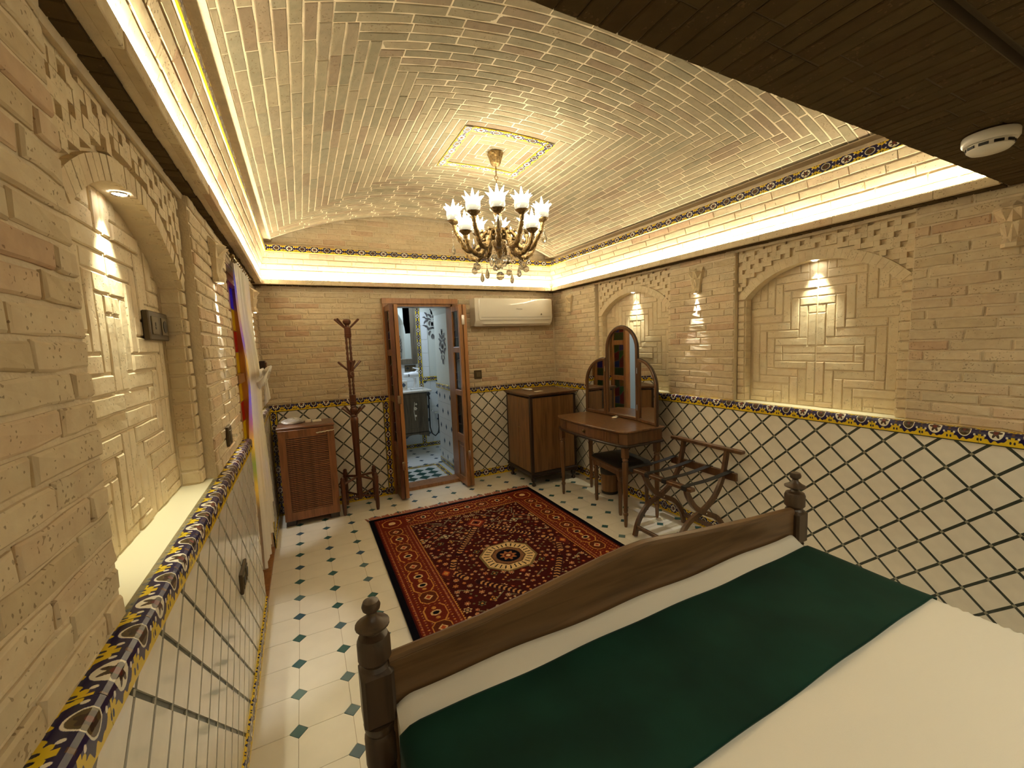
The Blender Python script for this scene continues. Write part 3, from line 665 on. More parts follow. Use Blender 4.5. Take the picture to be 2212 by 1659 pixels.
def led(F, u0, u1, label):
    o = MB().box(((u0+u1)/2, -.012, ZLIP+.006), (u1-u0, .012, .012), F).build('led_strip', M_LED); o['label'] = label; o['category'] = 'light strip'; o['group'] = 'cove light strips'
led(FLl, YB+.01, 4.10, 'warm white light strip along the lip on the window side')
led(FLr, -4.10, -YB-.01, 'warm white light strip along the lip above the niches')
led(FLf, -.22, 2.62, 'warm white light strip on the lip above the bathroom door and air conditioner')
# ------------------------------------------------------------------ vault
VX, VW, VZ0, VH, VY = 1.23, 1.385, 2.452, .295, 2.575
VR = (VW*VW+VH*VH)/(2*VH); VZC = VZ0+VH-VR; TH = math.asin(VW/VR); VU = VR*TH
YV1 = 4.125
def vframe(u, y, along_y):
    th = u/VR; p = (VX+VR*math.sin(th), y, VZC+VR*math.cos(th)); t = (math.cos(th), 0, -math.sin(th)); n = (-math.sin(th), 0, -math.cos(th))
    if along_y: return frame(p, (0, 1, 0), t, n) if False else frame(p, (0, -1, 0), tuple(-c for c in np.cross(np.array((0, -1, 0)), np.array(n))), n)
    return frame(p, t, tuple(np.cross(np.array(n), np.array(t))), n)
b = MB(); K = 40
for k in range(K):
    a0, a1 = -TH+2*TH*k/K, -TH+2*TH*(k+1)/K; q = []
    for rr in (VR+.0042, VR+.08):
        for a in (a0, a1):
            for y in (YB-.1, YV1): q.append((VX+rr*math.sin(a), y, VZC+rr*math.cos(a)))
    b.add(q, [(0, 1, 3, 2), (4, 6, 7, 5), (1, 5, 7, 3)])
for s, x in ((-1, VX-VW), (1, VX+VW)):           # springing edge and the dark recess under it
    b.box((x+s*.045, (YB+4.3)/2, VZ0+.02), (.09, 4.3-YB, .04)); b.box((x+s*.10, (YB+4.3)/2, VZ0-.04), (.05, 4.3-YB, .12))
cl = struct('ceiling', b, M_MORTAR, 'shallow brick barrel vault laid in concentric rectangles round a medallion')
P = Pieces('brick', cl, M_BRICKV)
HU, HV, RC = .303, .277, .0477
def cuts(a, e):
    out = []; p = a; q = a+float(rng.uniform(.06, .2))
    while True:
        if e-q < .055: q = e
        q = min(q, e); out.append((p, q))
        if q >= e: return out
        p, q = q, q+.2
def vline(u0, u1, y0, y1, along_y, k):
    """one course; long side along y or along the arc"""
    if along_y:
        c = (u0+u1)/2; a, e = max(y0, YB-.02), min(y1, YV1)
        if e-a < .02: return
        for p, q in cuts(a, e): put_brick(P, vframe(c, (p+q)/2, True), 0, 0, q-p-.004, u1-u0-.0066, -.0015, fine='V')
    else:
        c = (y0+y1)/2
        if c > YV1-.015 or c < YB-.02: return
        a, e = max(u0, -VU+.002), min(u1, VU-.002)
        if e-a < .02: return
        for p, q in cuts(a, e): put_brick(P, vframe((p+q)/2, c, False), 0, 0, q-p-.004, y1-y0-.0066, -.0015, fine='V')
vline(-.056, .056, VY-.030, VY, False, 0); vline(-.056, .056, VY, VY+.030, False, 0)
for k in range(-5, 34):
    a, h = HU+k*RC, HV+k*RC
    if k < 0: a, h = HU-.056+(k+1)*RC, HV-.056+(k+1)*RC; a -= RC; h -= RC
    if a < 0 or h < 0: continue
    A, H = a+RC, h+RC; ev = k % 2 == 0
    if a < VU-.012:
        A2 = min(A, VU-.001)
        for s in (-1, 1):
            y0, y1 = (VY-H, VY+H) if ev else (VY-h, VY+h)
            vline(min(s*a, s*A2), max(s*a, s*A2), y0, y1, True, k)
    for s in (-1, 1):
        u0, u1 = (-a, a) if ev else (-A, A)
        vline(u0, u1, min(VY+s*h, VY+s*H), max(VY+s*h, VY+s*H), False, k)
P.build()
for s in (-1, 1):                                # medallion border
    borders(cl, vframe(s*(HU-.028), VY, True), -HV, HV, 0, [(-.027, .003), (-.025, .007), (.025, .007), (.027, .003)], 'med')
    for q in (-1, 1):
        borders(cl, vframe(q*(HU-.056)/2, VY+s*(HV-.028), False), -(HU-.056)/2, (HU-.056)/2, 0, [(-.027, .003), (-.025, .007), (.025, .007), (.027, .003)], 'med')
# end wall under the vault
YT = 4.215
tw = struct('trim_15', boxes([(-.35, 2.85, YT+MJ, YT+.12, 2.38, 2.9)]), M_MORTAR, 'brick end wall filling the arch above the bathroom door')
P = Pieces('brick', tw, M_BRICK)
courses(P, frame((0, YT, 0), (1, 0, 0), (0, 0, 1), (0, -1, 0)), -.25, 2.70, 2.405, 2.80, inside=lambda u, v: v-.03 < VZC+math.sqrt(max(VR**2-(u-VX)**2, 0)))
P.build()
# flat near ceiling
nc = struct('trim_16', boxes([(-.62, 3.1, .37, YB-.004, ZS+MJ, 2.95), (-.62, 3.1, YBACK-.1, .345, ZS+MJ, 2.95), (-.62, 3.1, .3, .4, ZS+.035, 2.95)]), M_MORTAR_SHADED, 'flat brick ceiling over the bed')
P = Pieces('brick', nc, M_BRICK_SHADED)
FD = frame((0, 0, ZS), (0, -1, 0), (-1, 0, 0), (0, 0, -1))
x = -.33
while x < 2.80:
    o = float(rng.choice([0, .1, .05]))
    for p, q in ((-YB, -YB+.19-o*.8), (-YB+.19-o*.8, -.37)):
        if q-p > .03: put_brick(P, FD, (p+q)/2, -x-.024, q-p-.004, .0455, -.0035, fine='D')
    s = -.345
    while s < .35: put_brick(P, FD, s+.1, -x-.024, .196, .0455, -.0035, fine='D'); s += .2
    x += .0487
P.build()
# roof slabs that close the space above
struct('trim_17', boxes([(-.7, 3.2, .5, 6.6, 2.95, 3.05), (-.62, -.42, .5, 4.5, ZS+.03, 3.0), (2.90, 3.1, .5, 4.5, ZS+.03, 3.0), (-.62, 3.1, 4.335, 4.5, ZS+.03, 3.0)]), M_SLAB, 'structural slab above the vault')
# ------------------------------------------------------------------ door frame, folding leaves
df = struct('door_1', boxes([(DX0, DX0+.05, YF-.02, 4.44, 0, DZ1), (DX1-.05, DX1, YF-.02, 4.44, 0, DZ1), (DX0-.004, DX1+.004, YF-.028, 4.44, DZ1-.052, DZ1)]), M_DOORW, 'brown wooden folding door standing open to the bathroom')
boxes([(DX0+.05, DX1-.05, YF+.0, 4.42, DZ1-.078, DZ1-.052), (DX0+.05, DX0+.07, YF+.0, 4.42, .03, DZ1-.06), (DX1-.07, DX1-.05, YF+.0, 4.42, .03, DZ1-.06)]).build('door_stop', M_DOORW, df)
boxes([(DX0+.05, DX1-.05, YF-.015, 4.42, 0, .035)]).build('threshold', M_DOORW, df)
def leaf(x0, th, y0, y1, mat, clear):
    """one leaf in the plane x = const with three leaded panes over a solid panel"""
    z0, z1 = .02, 1.905; st = .045; xs = x0+th/2
    b = MB(); f = lambda a, c, d, e, t=th: b.box((xs, (a+c)/2, (d+e)/2), (t, c-a, e-d), None, .004)
    f(y0, y0+st, z0, z1); f(y1-st, y1, z0, z1)
    for a, c in ((z0, .10), (.47, .56), (.97, 1.03), (1.42, 1.48), (1.845, z1)): f(y0+st, y1-st, a, c)
    t = b.build('leaf', mat, df)
    MB().box((xs, (y0+y1)/2, .285), (th*.45, y1-y0-2*st, .37)).box((xs, (y0+y1)/2, .285), (th*.75, y1-y0-2*st-.05, .30), None, .008).build('panel', M_WALP if mat is M_DOORW else M_DOORD, t)
    for n, (a, c) in enumerate(((.56, .97), (1.03, 1.42), (1.48, 1.845))):
        ya, yb = y0+st, y1-st; ym2, zm = (ya+yb)/2, (a+c)/2
        cells = [('green', [(ya, a), (yb, a), (yb, a+.10), (ya, a+.10)]), ('red', [(ym2, zm), (ya, zm+.09), (ya, a+.10), (ym2, a+.10)]), ('blue', [(ym2, zm), (ym2, a+.10), (yb, a+.10), (yb, zm-.02)]),
                 ('red', [(ym2, zm), (yb, zm-.02), (yb, zm+.09), (ym2, zm+.12)]), ('green', [(ya, zm+.09), (ym2, zm), (ym2, zm+.12), (ya, zm+.13)]), ('blue' if n % 2 else 'yellow', [(ya, zm+.13), (ym2, zm+.12), (ym2, c), (ya, c)]), ('green', [(ym2, zm+.12), (yb, zm+.09), (yb, c), (ym2, c)])]
        FX = frame((xs, 0, 0), (0, 1, 0), (0, 0, 1), (1, 0, 0)); lb = MB()
        for gname, poly in cells:
            MB().prism(poly, -.002, .002, FX).build('pane', GLASS['clear' if clear and gname != 'blue' else gname], t)
            for i in range(4):
                p, q = poly[i], poly[(i+1) % 4]; lb.tube([(xs, p[0], p[1]), (xs, q[0], q[1])], .0028, 5)
        lb.build('came', M_LEAD, t)
    return t
leaf(1.440, .036, 3.985, 4.255, M_DOORW, True); leaf(1.482, .036, 3.975, 4.25, M_DOORW, False)
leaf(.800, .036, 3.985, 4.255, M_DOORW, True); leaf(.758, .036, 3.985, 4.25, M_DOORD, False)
hb = MB()
for z in (.35, 1.75): hb.box((1.479, 3.978, z), (.03, .008, .10), None, .002)
hb.build('hinge', M_CHROME, df)
hb = MB()
for z in (.35, 1.0): hb.box((.797, 3.980, z), (.03, .008, .08), None, .002)
hb.build('hinge', M_CHROME, df)
# ------------------------------------------------------------------ stained glass window door on the left
xg = -.40
wn = struct('window_1', boxes([(xg-.03, xg+.035, WY0, WY0+.05, .03, WZ1), (xg-.03, xg+.035, WY1-.05, WY1, .03, WZ1), (xg-.03, xg+.035, WY0+.05, WY1-.05, WZ1-.05, WZ1),
    (xg-.03, xg+.035, WY0+.05, WY1-.05, .03, .10), (xg-.02, xg+.025, WY0+.05, WY1-.05, .56, .62), (xg-.02, xg+.025, (WY0+WY1)/2-.04, (WY0+WY1)/2+.04, .10, WZ1-.05), (xg-.02, xg+.025, WY0+.05, WY1-.05, 1.30, 1.36)]), M_DOORW, 'wooden garden door with stained glass behind the curtain')
boxes([(xg-.01, xg+.008, WY0+.05, WY1-.05, .10, .56)]).build('panel', M_DOORW, wn)
boxes([(-.46, XL, WY0, WY1, -.01, .02)]).build('sill', M_DOORW, wn)
FX = frame((xg, 0, 0), (0, 1, 0), (0, 0, 1), (1, 0, 0)); lb = MB()
cn = ['yellow', 'blue', 'yellow', 'green', 'blue', 'red', 'blue', 'green', 'yellow', 'red', 'blue', 'green', 'yellow', 'blue']
k = 0
for (a, c) in ((WY0+.05, (WY0+WY1)/2-.04), ((WY0+WY1)/2+.04, WY1-.05)):
    for (z0, z1, nz) in ((.62, 1.30, 5), (1.36, 1.95, 4)):
        for j in range(nz):
            for i in range(2):
                ya, yb = a+(c-a)*i/2, a+(c-a)*(i+1)/2; za, zb = z0+(z1-z0)*j/nz, z0+(z1-z0)*(j+1)/nz
                MB().prism([(ya, za), (yb, za), (yb, zb), (ya, zb)], -.002, .002, FX).build('pane', GLASS[cn[(k*5+i*3+j) % len(cn)]], wn); k += 1
                for p, q in (((ya, za), (yb, za)), ((ya, za), (ya, zb))): lb.tube([(xg, p[0], p[1]), (xg, q[0], q[1])], .004, 5)
lb.build('came', M_LEAD, wn)
# ------------------------------------------------------------------ bathroom
bx = MB()
YK = 6.05
bf = struct('floor_2', boxes([(-.1, 2.6, 4.40, YK+.1, -.12, -.004)]), M_BGROUT, 'bathroom floor with a green and white chequered part')
wt = MB().prism([(-.049, -.049), (.049, -.049), (.049, .049), (-.049, .049)], -.006, 0)
tw_, tg_ = wt.mesh('tile', M_BTILE), wt.mesh('tile', M_BGREEN)
for i in range(-4, 7):
    for j in range(-4, 8):
        x, y = 1.15+(i-j)*.0707, 4.75+(i+j-2)*.0707
        if .70 < x < 1.40 and 4.46 < y < 5.02: link('tile', tw_ if ((i+j) % 2) else tg_, bf, Matrix.Translation((x, y, 0)) @ Matrix.Rotation(PI/4, 4, 'Z'))
bt = MB().prism(oc, -.006, 0).mesh('tile', M_BTILE); bi = MB().prism([(0, -.032), (.032, 0), (0, .032), (-.032, 0)], -.006, .0003).mesh('inset_tile', M_BBLUE)
for i in range(0, 10):
    for j in range(0, 6):
        x, y = .3+i*TS, 5.12+j*TS
        if y+.1 < YK: link('tile', bt, bf, Matrix.Translation((x+.1, y+.1, 0)))
        if y < YK: link('inset_tile', bi, bf, Matrix.Translation((x, y, 0)))
borders(bf, frame((1.43, 0, 0), (0, 1, 0), (-1, 0, 0), (0, 0, 1)), 4.45, 5.06, 0, [(-.03, .0005), (.03, .0005)], 'bf'); borders(bf, frame((0, 5.06, 0), (1, 0, 0), (0, 1, 0), (0, 0, 1)), .6, 1.40, 0, [(-.03, .0005), (.03, .0005)], 'bf')
PX = 1.52                                        # pier face on the right
bw = struct('wall_bath_back', boxes([(.45, 2.6, YK+.006, YK+.15, -.05, 3.0)]), M_BPLAS, 'white tiled bathroom back wall with a printed upright border')
bp_ = struct('wall_bath_pier', boxes([(PX+.006, 2.44, 4.45, 5.165, -.05, 3.0)]), M_BPLAS, 'tiled pier beside the bathroom door with stencilled plaster above')
struct('wall_bath_right', boxes([(2.45, 2.6, 4.45, YK, -.05, 3.0)]), M_BPLAS, 'plain bathroom wall beyond the shower corner'); struct('wall_bath_left', boxes([(.35, .45, 4.45, YK, -.05, 3.0)]), M_BPLAS, 'plain bathroom wall hidden behind the door')
sq = MB().box((0, 0, -.003), (.197, .197, .006)).mesh('tile', M_BTILE); dm = MB().prism([(0, -.036), (.022, 0), (0, .036), (-.022, 0)], -.004, .0006).mesh('inset_tile', M_BBLUE)
FP = frame((PX, 0, 0), (0, -1, 0), (0, 0, 1), (-1, 0, 0)); FBk = frame((0, YK, 0), (1, 0, 0), (0, 0, 1), (0, -1, 0))
for i in range(4):
    for j in range(5):
        link('tile', sq, bp_, FP @ Matrix.Translation((-5.06+i*.2, .10+j*.2, 0)))
        link('inset_tile', dm, bp_, FP @ Matrix.Translation((-5.06+i*.2+.05+(.1 if j % 2 else 0)-.05, .12+j*.19, .001)))
for i in range(9):
    for j in range(5 if i > 5 else 10): link('tile', sq, bw, FBk @ Matrix.Translation((.58+i*.2, .10+j*.2, 0)))
dq = MB().prism([(0, -.05), (.05, 0), (0, .05), (-.05, 0)], -.004, .0006).mesh('inset_tile', M_BBLUE)
for i in (1.28, 1.60, 1.80):
    for j in range(5 if i > 1.5 else 1): link('inset_tile', dq, bw, FBk @ Matrix.Translation((i, .2+j*.2, .001)))
borders(bp_, FP, -5.165, -4.45, 1.0, [(-.03, .008), (-.026, .012), (.026, .012), (.03, .008)], 'bp'); borders(bp_, FP, -5.165, -4.45, .04, [(-.03, .004), (.03, .004)], 'bb')
borders(bw, FBk, 1.56, 2.2, 1.02, [(-.03, .008), (-.026, .012), (.026, .012), (.03, .008)], 'bp'); borders(bw, FBk, .5, 2.3, .03, [(-.03, .004), (.03, .004)], 'bb')
borders(bw, FBk @ frame((1.545, 0, 0), (0, 1, 0), (-1, 0, 0), (0, 0, 1)), .06, 2.5, 0, [(-.03, .008), (-.026, .012), (.026, .012), (.03, .008)], 'bv')
mo = MB()                                        # stencilled motifs
def motif(F, cx, cz, s):
    for sx in (-1, 1):
        for (x, z, a, l, w) in ((.0, .13, .25, .07, .012), (.022, .085, .8, .06, .012), (.045, .05, 1.5, .07, .010), (.062, .10, .5, .06, .010), (.075, .02, 2.3, .07, .011), (.035, .0, 2.9, .06, .010), (.055, -.05, .5, .07, .011), (.02, -.055, 1.9, .06, .010), (.04, -.11, 2.7, .06, .010), (.012, -.15, 3.0, .06, .009), (.085, .065, 1.2, .045, .009), (.085, -.03, 1.0, .05, .009), (.0, -.01, 0, .05, .012)):
            pts = []
            for k in range(10):
                t = 2*PI*k/10; px, pz = w*math.cos(t)+.010*math.sin(t)**2, l/2*math.sin(t); pts.append((cx+sx*s*(x+px*math.cos(a)+pz*math.sin(a)), cz+s*(z-px*math.sin(a)+pz*math.cos(a))))
            if sx < 0: pts = pts[::-1]
            mo.prism(pts, .0002, .0012, F)
motif(FP, -4.85, 1.50, 1.25); mo.build('stencil_motif', M_BMOTIF, bp_)['kind'] = 'stuff'; mo = MB(); motif(FBk, 1.76, 1.84, 1.3); mo.build('stencil_motif', M_BMOTIF, bw)['kind'] = 'stuff'
cb = MB(); KK = 16
for k in range(KK):
    a0, a1 = PI*(.0+k/KK), PI*(.0+(k+1)/KK); q = [(1.0-.55*math.cos(a), y, 1.72+.56*math.sin(a)) for a in (a0, a1) for y in (4.45, 5.165)]; cb.add(q, [(0, 1, 3, 2)])
    q = [(1.475-1.0*math.cos(a), y, 1.75+.72*math.sin(a)) for a in (a0, a1) for y in (5.165, YK+.02)]; cb.add(q, [(0, 1, 3, 2)])
    q = [(1.0-.55*math.cos(a0), 5.165, 1.72+.56*math.sin(a0)), (1.0-.55*math.cos(a1), 5.165, 1.72+.56*math.sin(a1)), (1.475-1.0*math.cos(a1), 5.165, 1.75+.72*math.sin(a1)), (1.475-1.0*math.cos(a0), 5.165, 1.75+.72*math.sin(a0))]; cb.add(q, [(0, 1, 2, 3)])
struct('ceiling_2', cb, M_BPLAS, 'low vaulted bathroom ceiling')
# ================================================================== THINGS
# ------------------------------------------------------------------ bed
bed = thing('bed', 'dark wooden double bed with turned foot posts and curved footboard', 'bed', (0, 0, 0))
def post(x, y, parent, zt=.903):
    b = MB(); z0 = zt-.903
    b.box((0, 0, .665), (.076, .076, .145), None, .012)
    b.lathe([(.030, 0), (.034, .02), (.028, .05), (.037, .10), (.037, .46), (.030, .475), (.038, .485), (.038, .555), (.031, .565), (.036, .575), (.038, .592)], 20)
    b.lathe([(.036, .735), (.030, .744), (.033, .75), (.039, .757), (.039, .80), (.034, .812), (.018, .818), (.014, .826), (.040, .838), (.040, .842), (.026, .850), (.013, .862), (.011, .870), (.020, .878), (.022, .887), (.018, .898), (.006, .903)], 20)
    o = b.build('post', M_POST, parent, 35); o.location = (x, y, z0); return o
PLX, PRX, PY = .100, 1.842, .995
post(PLX, PY, bed); post(PRX, PY, bed)
fb = MB(); prof = [(.13, .741), (.254, .746), (.383, .754), (.526, .769), (.687, .790), (.80, .804), (.89, .812), (.967, .814), (1.05, .806), (1.15, .794), (1.31, .778), (1.55, .757), (1.81, .740)]
fb.prism(prof+[(1.81, .44), (.13, .44)], -.016, .016, frame((0, .992, 0), (1, 0, 0), (0, 0, 1), (0, -1, 0)))
fb.build('footboard', M_BEDW, bed)
tr = MB(); tr.tube([(x, .992, z-.003) for x, z in prof], .0165, 8); tr.build('top_rail', M_BEDW, bed, 40)
MB().box((PLX+.01, -.05, .33), (.03, 2.05, .16), None, .004).build('side_rail', M_BEDW, bed); MB().box((PRX-.01, -.05, .33), (.03, 2.05, .16), None, .004).build('side_rail', M_BEDW, bed)
post(PLX, -1.10, bed); post(PRX, -1.10, bed)
MB().box(((PLX+PRX)/2, -1.10, .62), (PRX-PLX-.06, .03, .5), None, .006).build('headboard', M_BEDW, bed)
MB().box(((PLX+PRX)/2, -.05, .40), (1.68, 2.04, .10)).build('slat_base', M_BEDW, bed)
BX0, BX1, BY0, BY1, BZ = .137, 1.80, -1.05, .968, .618
MB().box(((BX0+BX1)/2, (BY0+BY1)/2, .525), (BX1-BX0-.03, BY1-BY0-.03, .155), None, .04).build('mattress', M_SHEET, bed, 50)
def drape(name, mat, x0, x1, y0, y1, zt, side, thick, wav, label, cat, nx=70, ny=60, r=.045, fary=None):
    """cloth lying over the mattress and hanging at its sides"""
    hx = side; b = MB(); cols = []
    s0 = -(hx); s1 = (x1-x0)+hx
    ss = np.unique(np.concatenate([np.linspace(s0, 0, 9), np.linspace(0, x1-x0, nx), np.linspace(x1-x0, s1, 9)]))
    ys = np.linspace(y0, y1, ny)
    def pos(s, y):
        if s < 0: x, z = x0-.004*math.sin(y*23)*min(1, -s*8), zt+s
        elif s > x1-x0: x, z = x1+.004*math.sin(y*19)*min(1, (s-x1+x0)*8), zt-(s-x1+x0)
        else: x, z = x0+s, zt
        e = min(max(s, 0), max(x1-x0-s, 0))
        if 0 <= s <= x1-x0 and e < r:
            t = (r-e)/r; z -= r*.45*t*t
        elif e == 0:
            t = min(1, abs(s if s < 0 else s-x1+x0)/r); k = r*.45*(1-t)**1
            z -= r*.45*(1-t) if False else 0; z -= r*.45
            x += 0
        if fary is None and y > .90 and z > zt-.1: z += .034*((y-.90)/.068)**1.5
        z += wav(x, y)*(1 if 0 < s < x1-x0 else .2)
        return (x, y, z)
    n = len(ss); vs = [pos(s, y) for y in ys for s in ss]
    fs = [(j*n+i, j*n+i+1, (j+1)*n+i+1, (j+1)*n+i) for j in range(ny-1) for i in range(n-1)]
    b.add(vs, fs); o = b.build(name, mat, None, 60); m = o.modifiers.new('thickness', 'SOLIDIFY'); m.thickness = thick; m.offset = -1
    o['label'] = label; o['category'] = cat; return o
def wv_sheet(x, y):
    k = max(0.0, min(1, (.58-y)/.2))
    return k*(.0042*math.sin((x*.22+y*1.0)*2*PI/.026+1.0*math.sin(x*4)+.8*math.sin(y*9))*(.55+.45*math.sin(x*3.1+y*4+.5)) + .004*math.sin(x*9+y*5)) + (.004*math.sin(x*13+2) if y > .9 else .0015*math.sin(x*11+y*7))
drape('bed_sheet', M_SHEET, BX0, BX1, BY0+.02, BY1, BZ, .10, .005, wv_sheet, 'cream white bed sheet tucked over the mattress behind the footboard', 'sheet', nx=150, ny=170)
drape('bed_runner', M_GREEN, BX0-.006, BX1+.006, .527, .908, BZ+.009, .26, .005, lambda x, y: .0025*math.sin(x*7+y*9)+.002*math.sin(x*17-y*11), 'dark green velvet runner laid across the foot of the bed', 'bed runner', fary=.99)
# ------------------------------------------------------------------ rug
def rug():
    b = MB(); nx, ny = 24, 34
    vs = [((i/nx-.5)*RW, (j/ny-.5)*RLn, .011+.0012*math.sin(i*1.3+j*.7)) for j in range(ny+1) for i in range(nx+1)]
    fs = [(j*(nx+1)+i, j*(nx+1)+i+1, (j+1)*(nx+1)+i+1, (j+1)*(nx+1)+i) for j in range(ny) for i in range(nx)]
    t = thing('rug', 'dark red and navy patterned wool rug on the tiled floor', 'rug', (1.185, 2.515, .001), -.008)
    me = MB().add(vs, fs).mesh('pile', M_RUG); uv = me.uv_layers.new(name='UVMap'); val = []
    for f in fs:
        for k in f: val += [vs[k][0]/RW+.5, vs[k][1]/RLn+.5]
    uv.data.foreach_set('uv', val); link('pile', me, t)
    MB().box((0, 0, .0045), (RW, RLn, .009)).build('backing', M_BLACK, t)
    b = MB()
    for s in (-1, 1):
        for k in range(130):
            x = (k/129-.5)*(RW-.01)+float(rng.normal(0, .002)); l = .078+float(rng.normal(0, .006)); dx = float(rng.normal(0, .012))
            y = s*RLn/2; b.add([(x-.008, y, .009), (x+.008, y, .009), (x+dx+.007, y+s*l, .003), (x+dx-.007, y+s*l, .003), (x-.008, y, .001), (x+.008, y, .001)], [(0, 1, 2, 3), (4, 0, 3), (1, 5, 2), (5, 4, 3, 2)])
    o = b.build('fringe', M_FRINGE, t); o['kind'] = 'stuff'; o['label'] = 'salmon pink fringe'
rug()
# ------------------------------------------------------------------ louvred cabinet
def cabinet():
    x0, x1, y0, y1, z1 = -.236, .202, 3.925, 4.225, .862
    t = thing('cabinet', 'brown veneered cabinet with a ribbed door beside the curtain', 'cabinet', ((x0+x1)/2, (y0+y1)/2, 0)); w, d = x1-x0, y1-y0
    b = MB()
    for s in (-1, 1): b.box((s*(w/2-.009), 0, .445), (.018, d, .79), None, .002)
    b.box((0, .01, .06), (w-.036, d-.02, .018)); b.box((0, d/2-.006, .445), (w-.036, .012, .77)); b.build('carcass', M_CAB, t)
    MB().box((0, -.003, z1-.010), (w+.012, d+.012, .020), None, .003).build('top', M_CABT, t)
    b = MB(); fy = -d/2-.010
    for s in (-1, 1): b.box((s*(w/2-.030), fy, .447), (.056, .018, .785), None, .002)
    b.box((0, fy, .805), (w-.116, .018, .065), None, .002); b.box((0, fy, .092), (w-.116, .018, .075), None, .002)
    dr = b.build('door', M_CAB, t)
    MB().box((0, fy+.006, .45), (w-.11, .006, .66)).build('backing', M_WALD, dr)
    b = MB().box((0, 0, 0), (w-.118, .010, .0105), None, .003); me = b.mesh('rib', M_CAB); n = 40
    for k in range(n): link('rib', me, dr, Matrix.Translation((0, fy-.004, .138+k*.0162)) @ Matrix.Rotation(-.35, 4, 'X'))
    b = MB(); b.tube([(w/2-.125, fy-.010, .800), (w/2-.125, fy-.028, .800)], .004, 6); b.tube([(w/2-.025, fy-.010, .806), (w/2-.025, fy-.028, .806)], .004, 6)
    b.tube([(w/2-.145+k*.0142, fy-.030, .798+.001*k+.0016*(-1)**k) for k in range(11)], [.0045+.0015*(k % 2) for k in range(11)], 7); b.build('handle', M_CHROME, dr, 40)
    for sx in (-1, 1):
        for sy in (-1, 1): MB().box((sx*(w/2-.045), sy*(d/2-.04), .0255), (.075, .05, .051), None, .003).build('foot', M_WALD, t)
cabinet()
def bag():
    b = MB(); vs = []; n, m = 18, 9
    for j in range(m):
        f = j/(m-1)
        for i in range(n):
            a = 2*PI*i/n; r = (.075*math.sin(PI*min(1, .12+f*.88))**.6+.004)*(1+.16*math.sin(3*a+j)+.07*math.sin(7*a+2*j)); vs.append((r*math.cos(a)*1.05, r*.75*math.sin(a), .002+.052*f**1.2+.006*math.sin(5*a+j*2)*f))
    b.loft([vs[j*n:(j+1)*n] for j in range(m)])
    t = thing('wrapped_slippers', 'crumpled clear plastic packet lying on the ribbed cabinet', 'packet', (-.115, 4.10, .8625))
    b.build('wrap', M_BAG, t)
    MB().box((0, 0, .016), (.10, .07, .022), None, .008).box((.01, .005, .034), (.08, .05, .012), None, .005).build('content', M_WHITE, t, 40)
bag()
o = MB().box((0, 0, .013), (.05, .04, .026), None, .003).build('soap_box', M_PAPER); o.location = (.005, 4.10, .8625); o['label'] = 'small cream box standing on the ribbed cabinet next to the packet'; o['category'] = 'box'
t = thing('paper_cup', 'pale folded card pack lying at the right on the ribbed cabinet', 'card pack', (.072, 4.09, .8625), .15)
MB().box((0, 0, .009), (.075, .045, .018), None, .002).build('pack', M_PAPER, t); MB().box((0, 0, .0195), (.055, .03, .003)).build('flap', M_WHITE, t)
t.name = 'card_pack'
# ------------------------------------------------------------------ coat stand
def coat_stand():
    t = thing('coat_stand', 'dark turned wooden coat stand between the ribbed cabinet and bathroom door', 'coat stand', (.388, 4.05, 0))
    b = MB()
    b.lathe([(.020, .09), (.024, .10), (.026, .14), (.025, .40), (.030, .62), (.034, .82), (.036, .86), (.028, .875), (.034, .885), (.024, .90), (.030, .92), (.032, .945), (.022, .965), (.028, .972), (.022, .985)], 16); b.build('column', M_STAND, t, 35); b = MB()
    for z0, z1 in ((.98, 1.085), (1.235, 1.40), (1.60, 1.70)): b.box((0, 0, (z0+z1)/2), (.054, .054, z1-z0), None, .008); b.box((0, 0, z0+.02), (.06, .06, .008), None, .003); b.box((0, 0, z0+.035), (.06, .06, .008), None, .003); b.build('block', M_STAND, t, 35); b = MB()
    b.lathe([(.02, 1.70), (.018, 1.715), (.024, 1.725), (.034, 1.735), (.036, 1.755), (.028, 1.768), (.010, 1.772)], 14)
    b.build('finial', M_STAND, t, 35)
    def sp(z0, z1):
        for sx in (-1, 1):
            for sy in (-1, 1):
                h = z1-z0; MB().lathe([(.010, z0-.004), (.011, z0+.1*h), (.007, z0+.2*h), (.012, z0+.3*h), (.007, z0+.42*h), (.0125, z0+.55*h), (.007, z0+.68*h), (.011, z0+.8*h), (.008, z0+.9*h), (.011, z1+.004)], 8, (sx*.015, sy*.015, 0)).build('spindle', M_STAND, t, 40)
    sp(1.085, 1.235); sp(1.40, 1.60)
    for z, dirs in ((1.695, (180, 215, 0, 90)), (1.312, (190, 20, 60, 270)), (.895, (195, 130, 0, 300))):
        for d in dirs:
            a = math.radians(d); c, s = math.cos(a), math.sin(a)
            MB().tube([(c*.024, s*.024, z), (c*.06, s*.06, z+.035), (c*.097, s*.097, z+.072), (c*.103, s*.103, z+.078)], [.0085, .0095, .0105, .008], 8).build('peg', M_STAND, t, 40)
    for q, (x, y) in enumerate(((-.150, -.115), (.135, -.130), (-.105, .155), (.155, .125))):
        lg = MB().lathe([(.012, 0), (.017, .03), (.020, .10), (.019, .20), (.022, .225), (.018, .24), (.022, .27), (.021, .30), (.024, .315), (.016, .33), (.018, .342), (.010, .356)], 12, (x, y, 0)).build('leg', M_STAND, t, 40)
        MB().tube([(x, y, .285), (x*.08, y*.08, .31)], .011, 8).build('stretcher', M_STAND, t, 40); MB().tube([(x, y, .13), (x*.08, y*.08, .125)], .009, 8).build('stretcher', M_STAND, t, 40)
coat_stand()
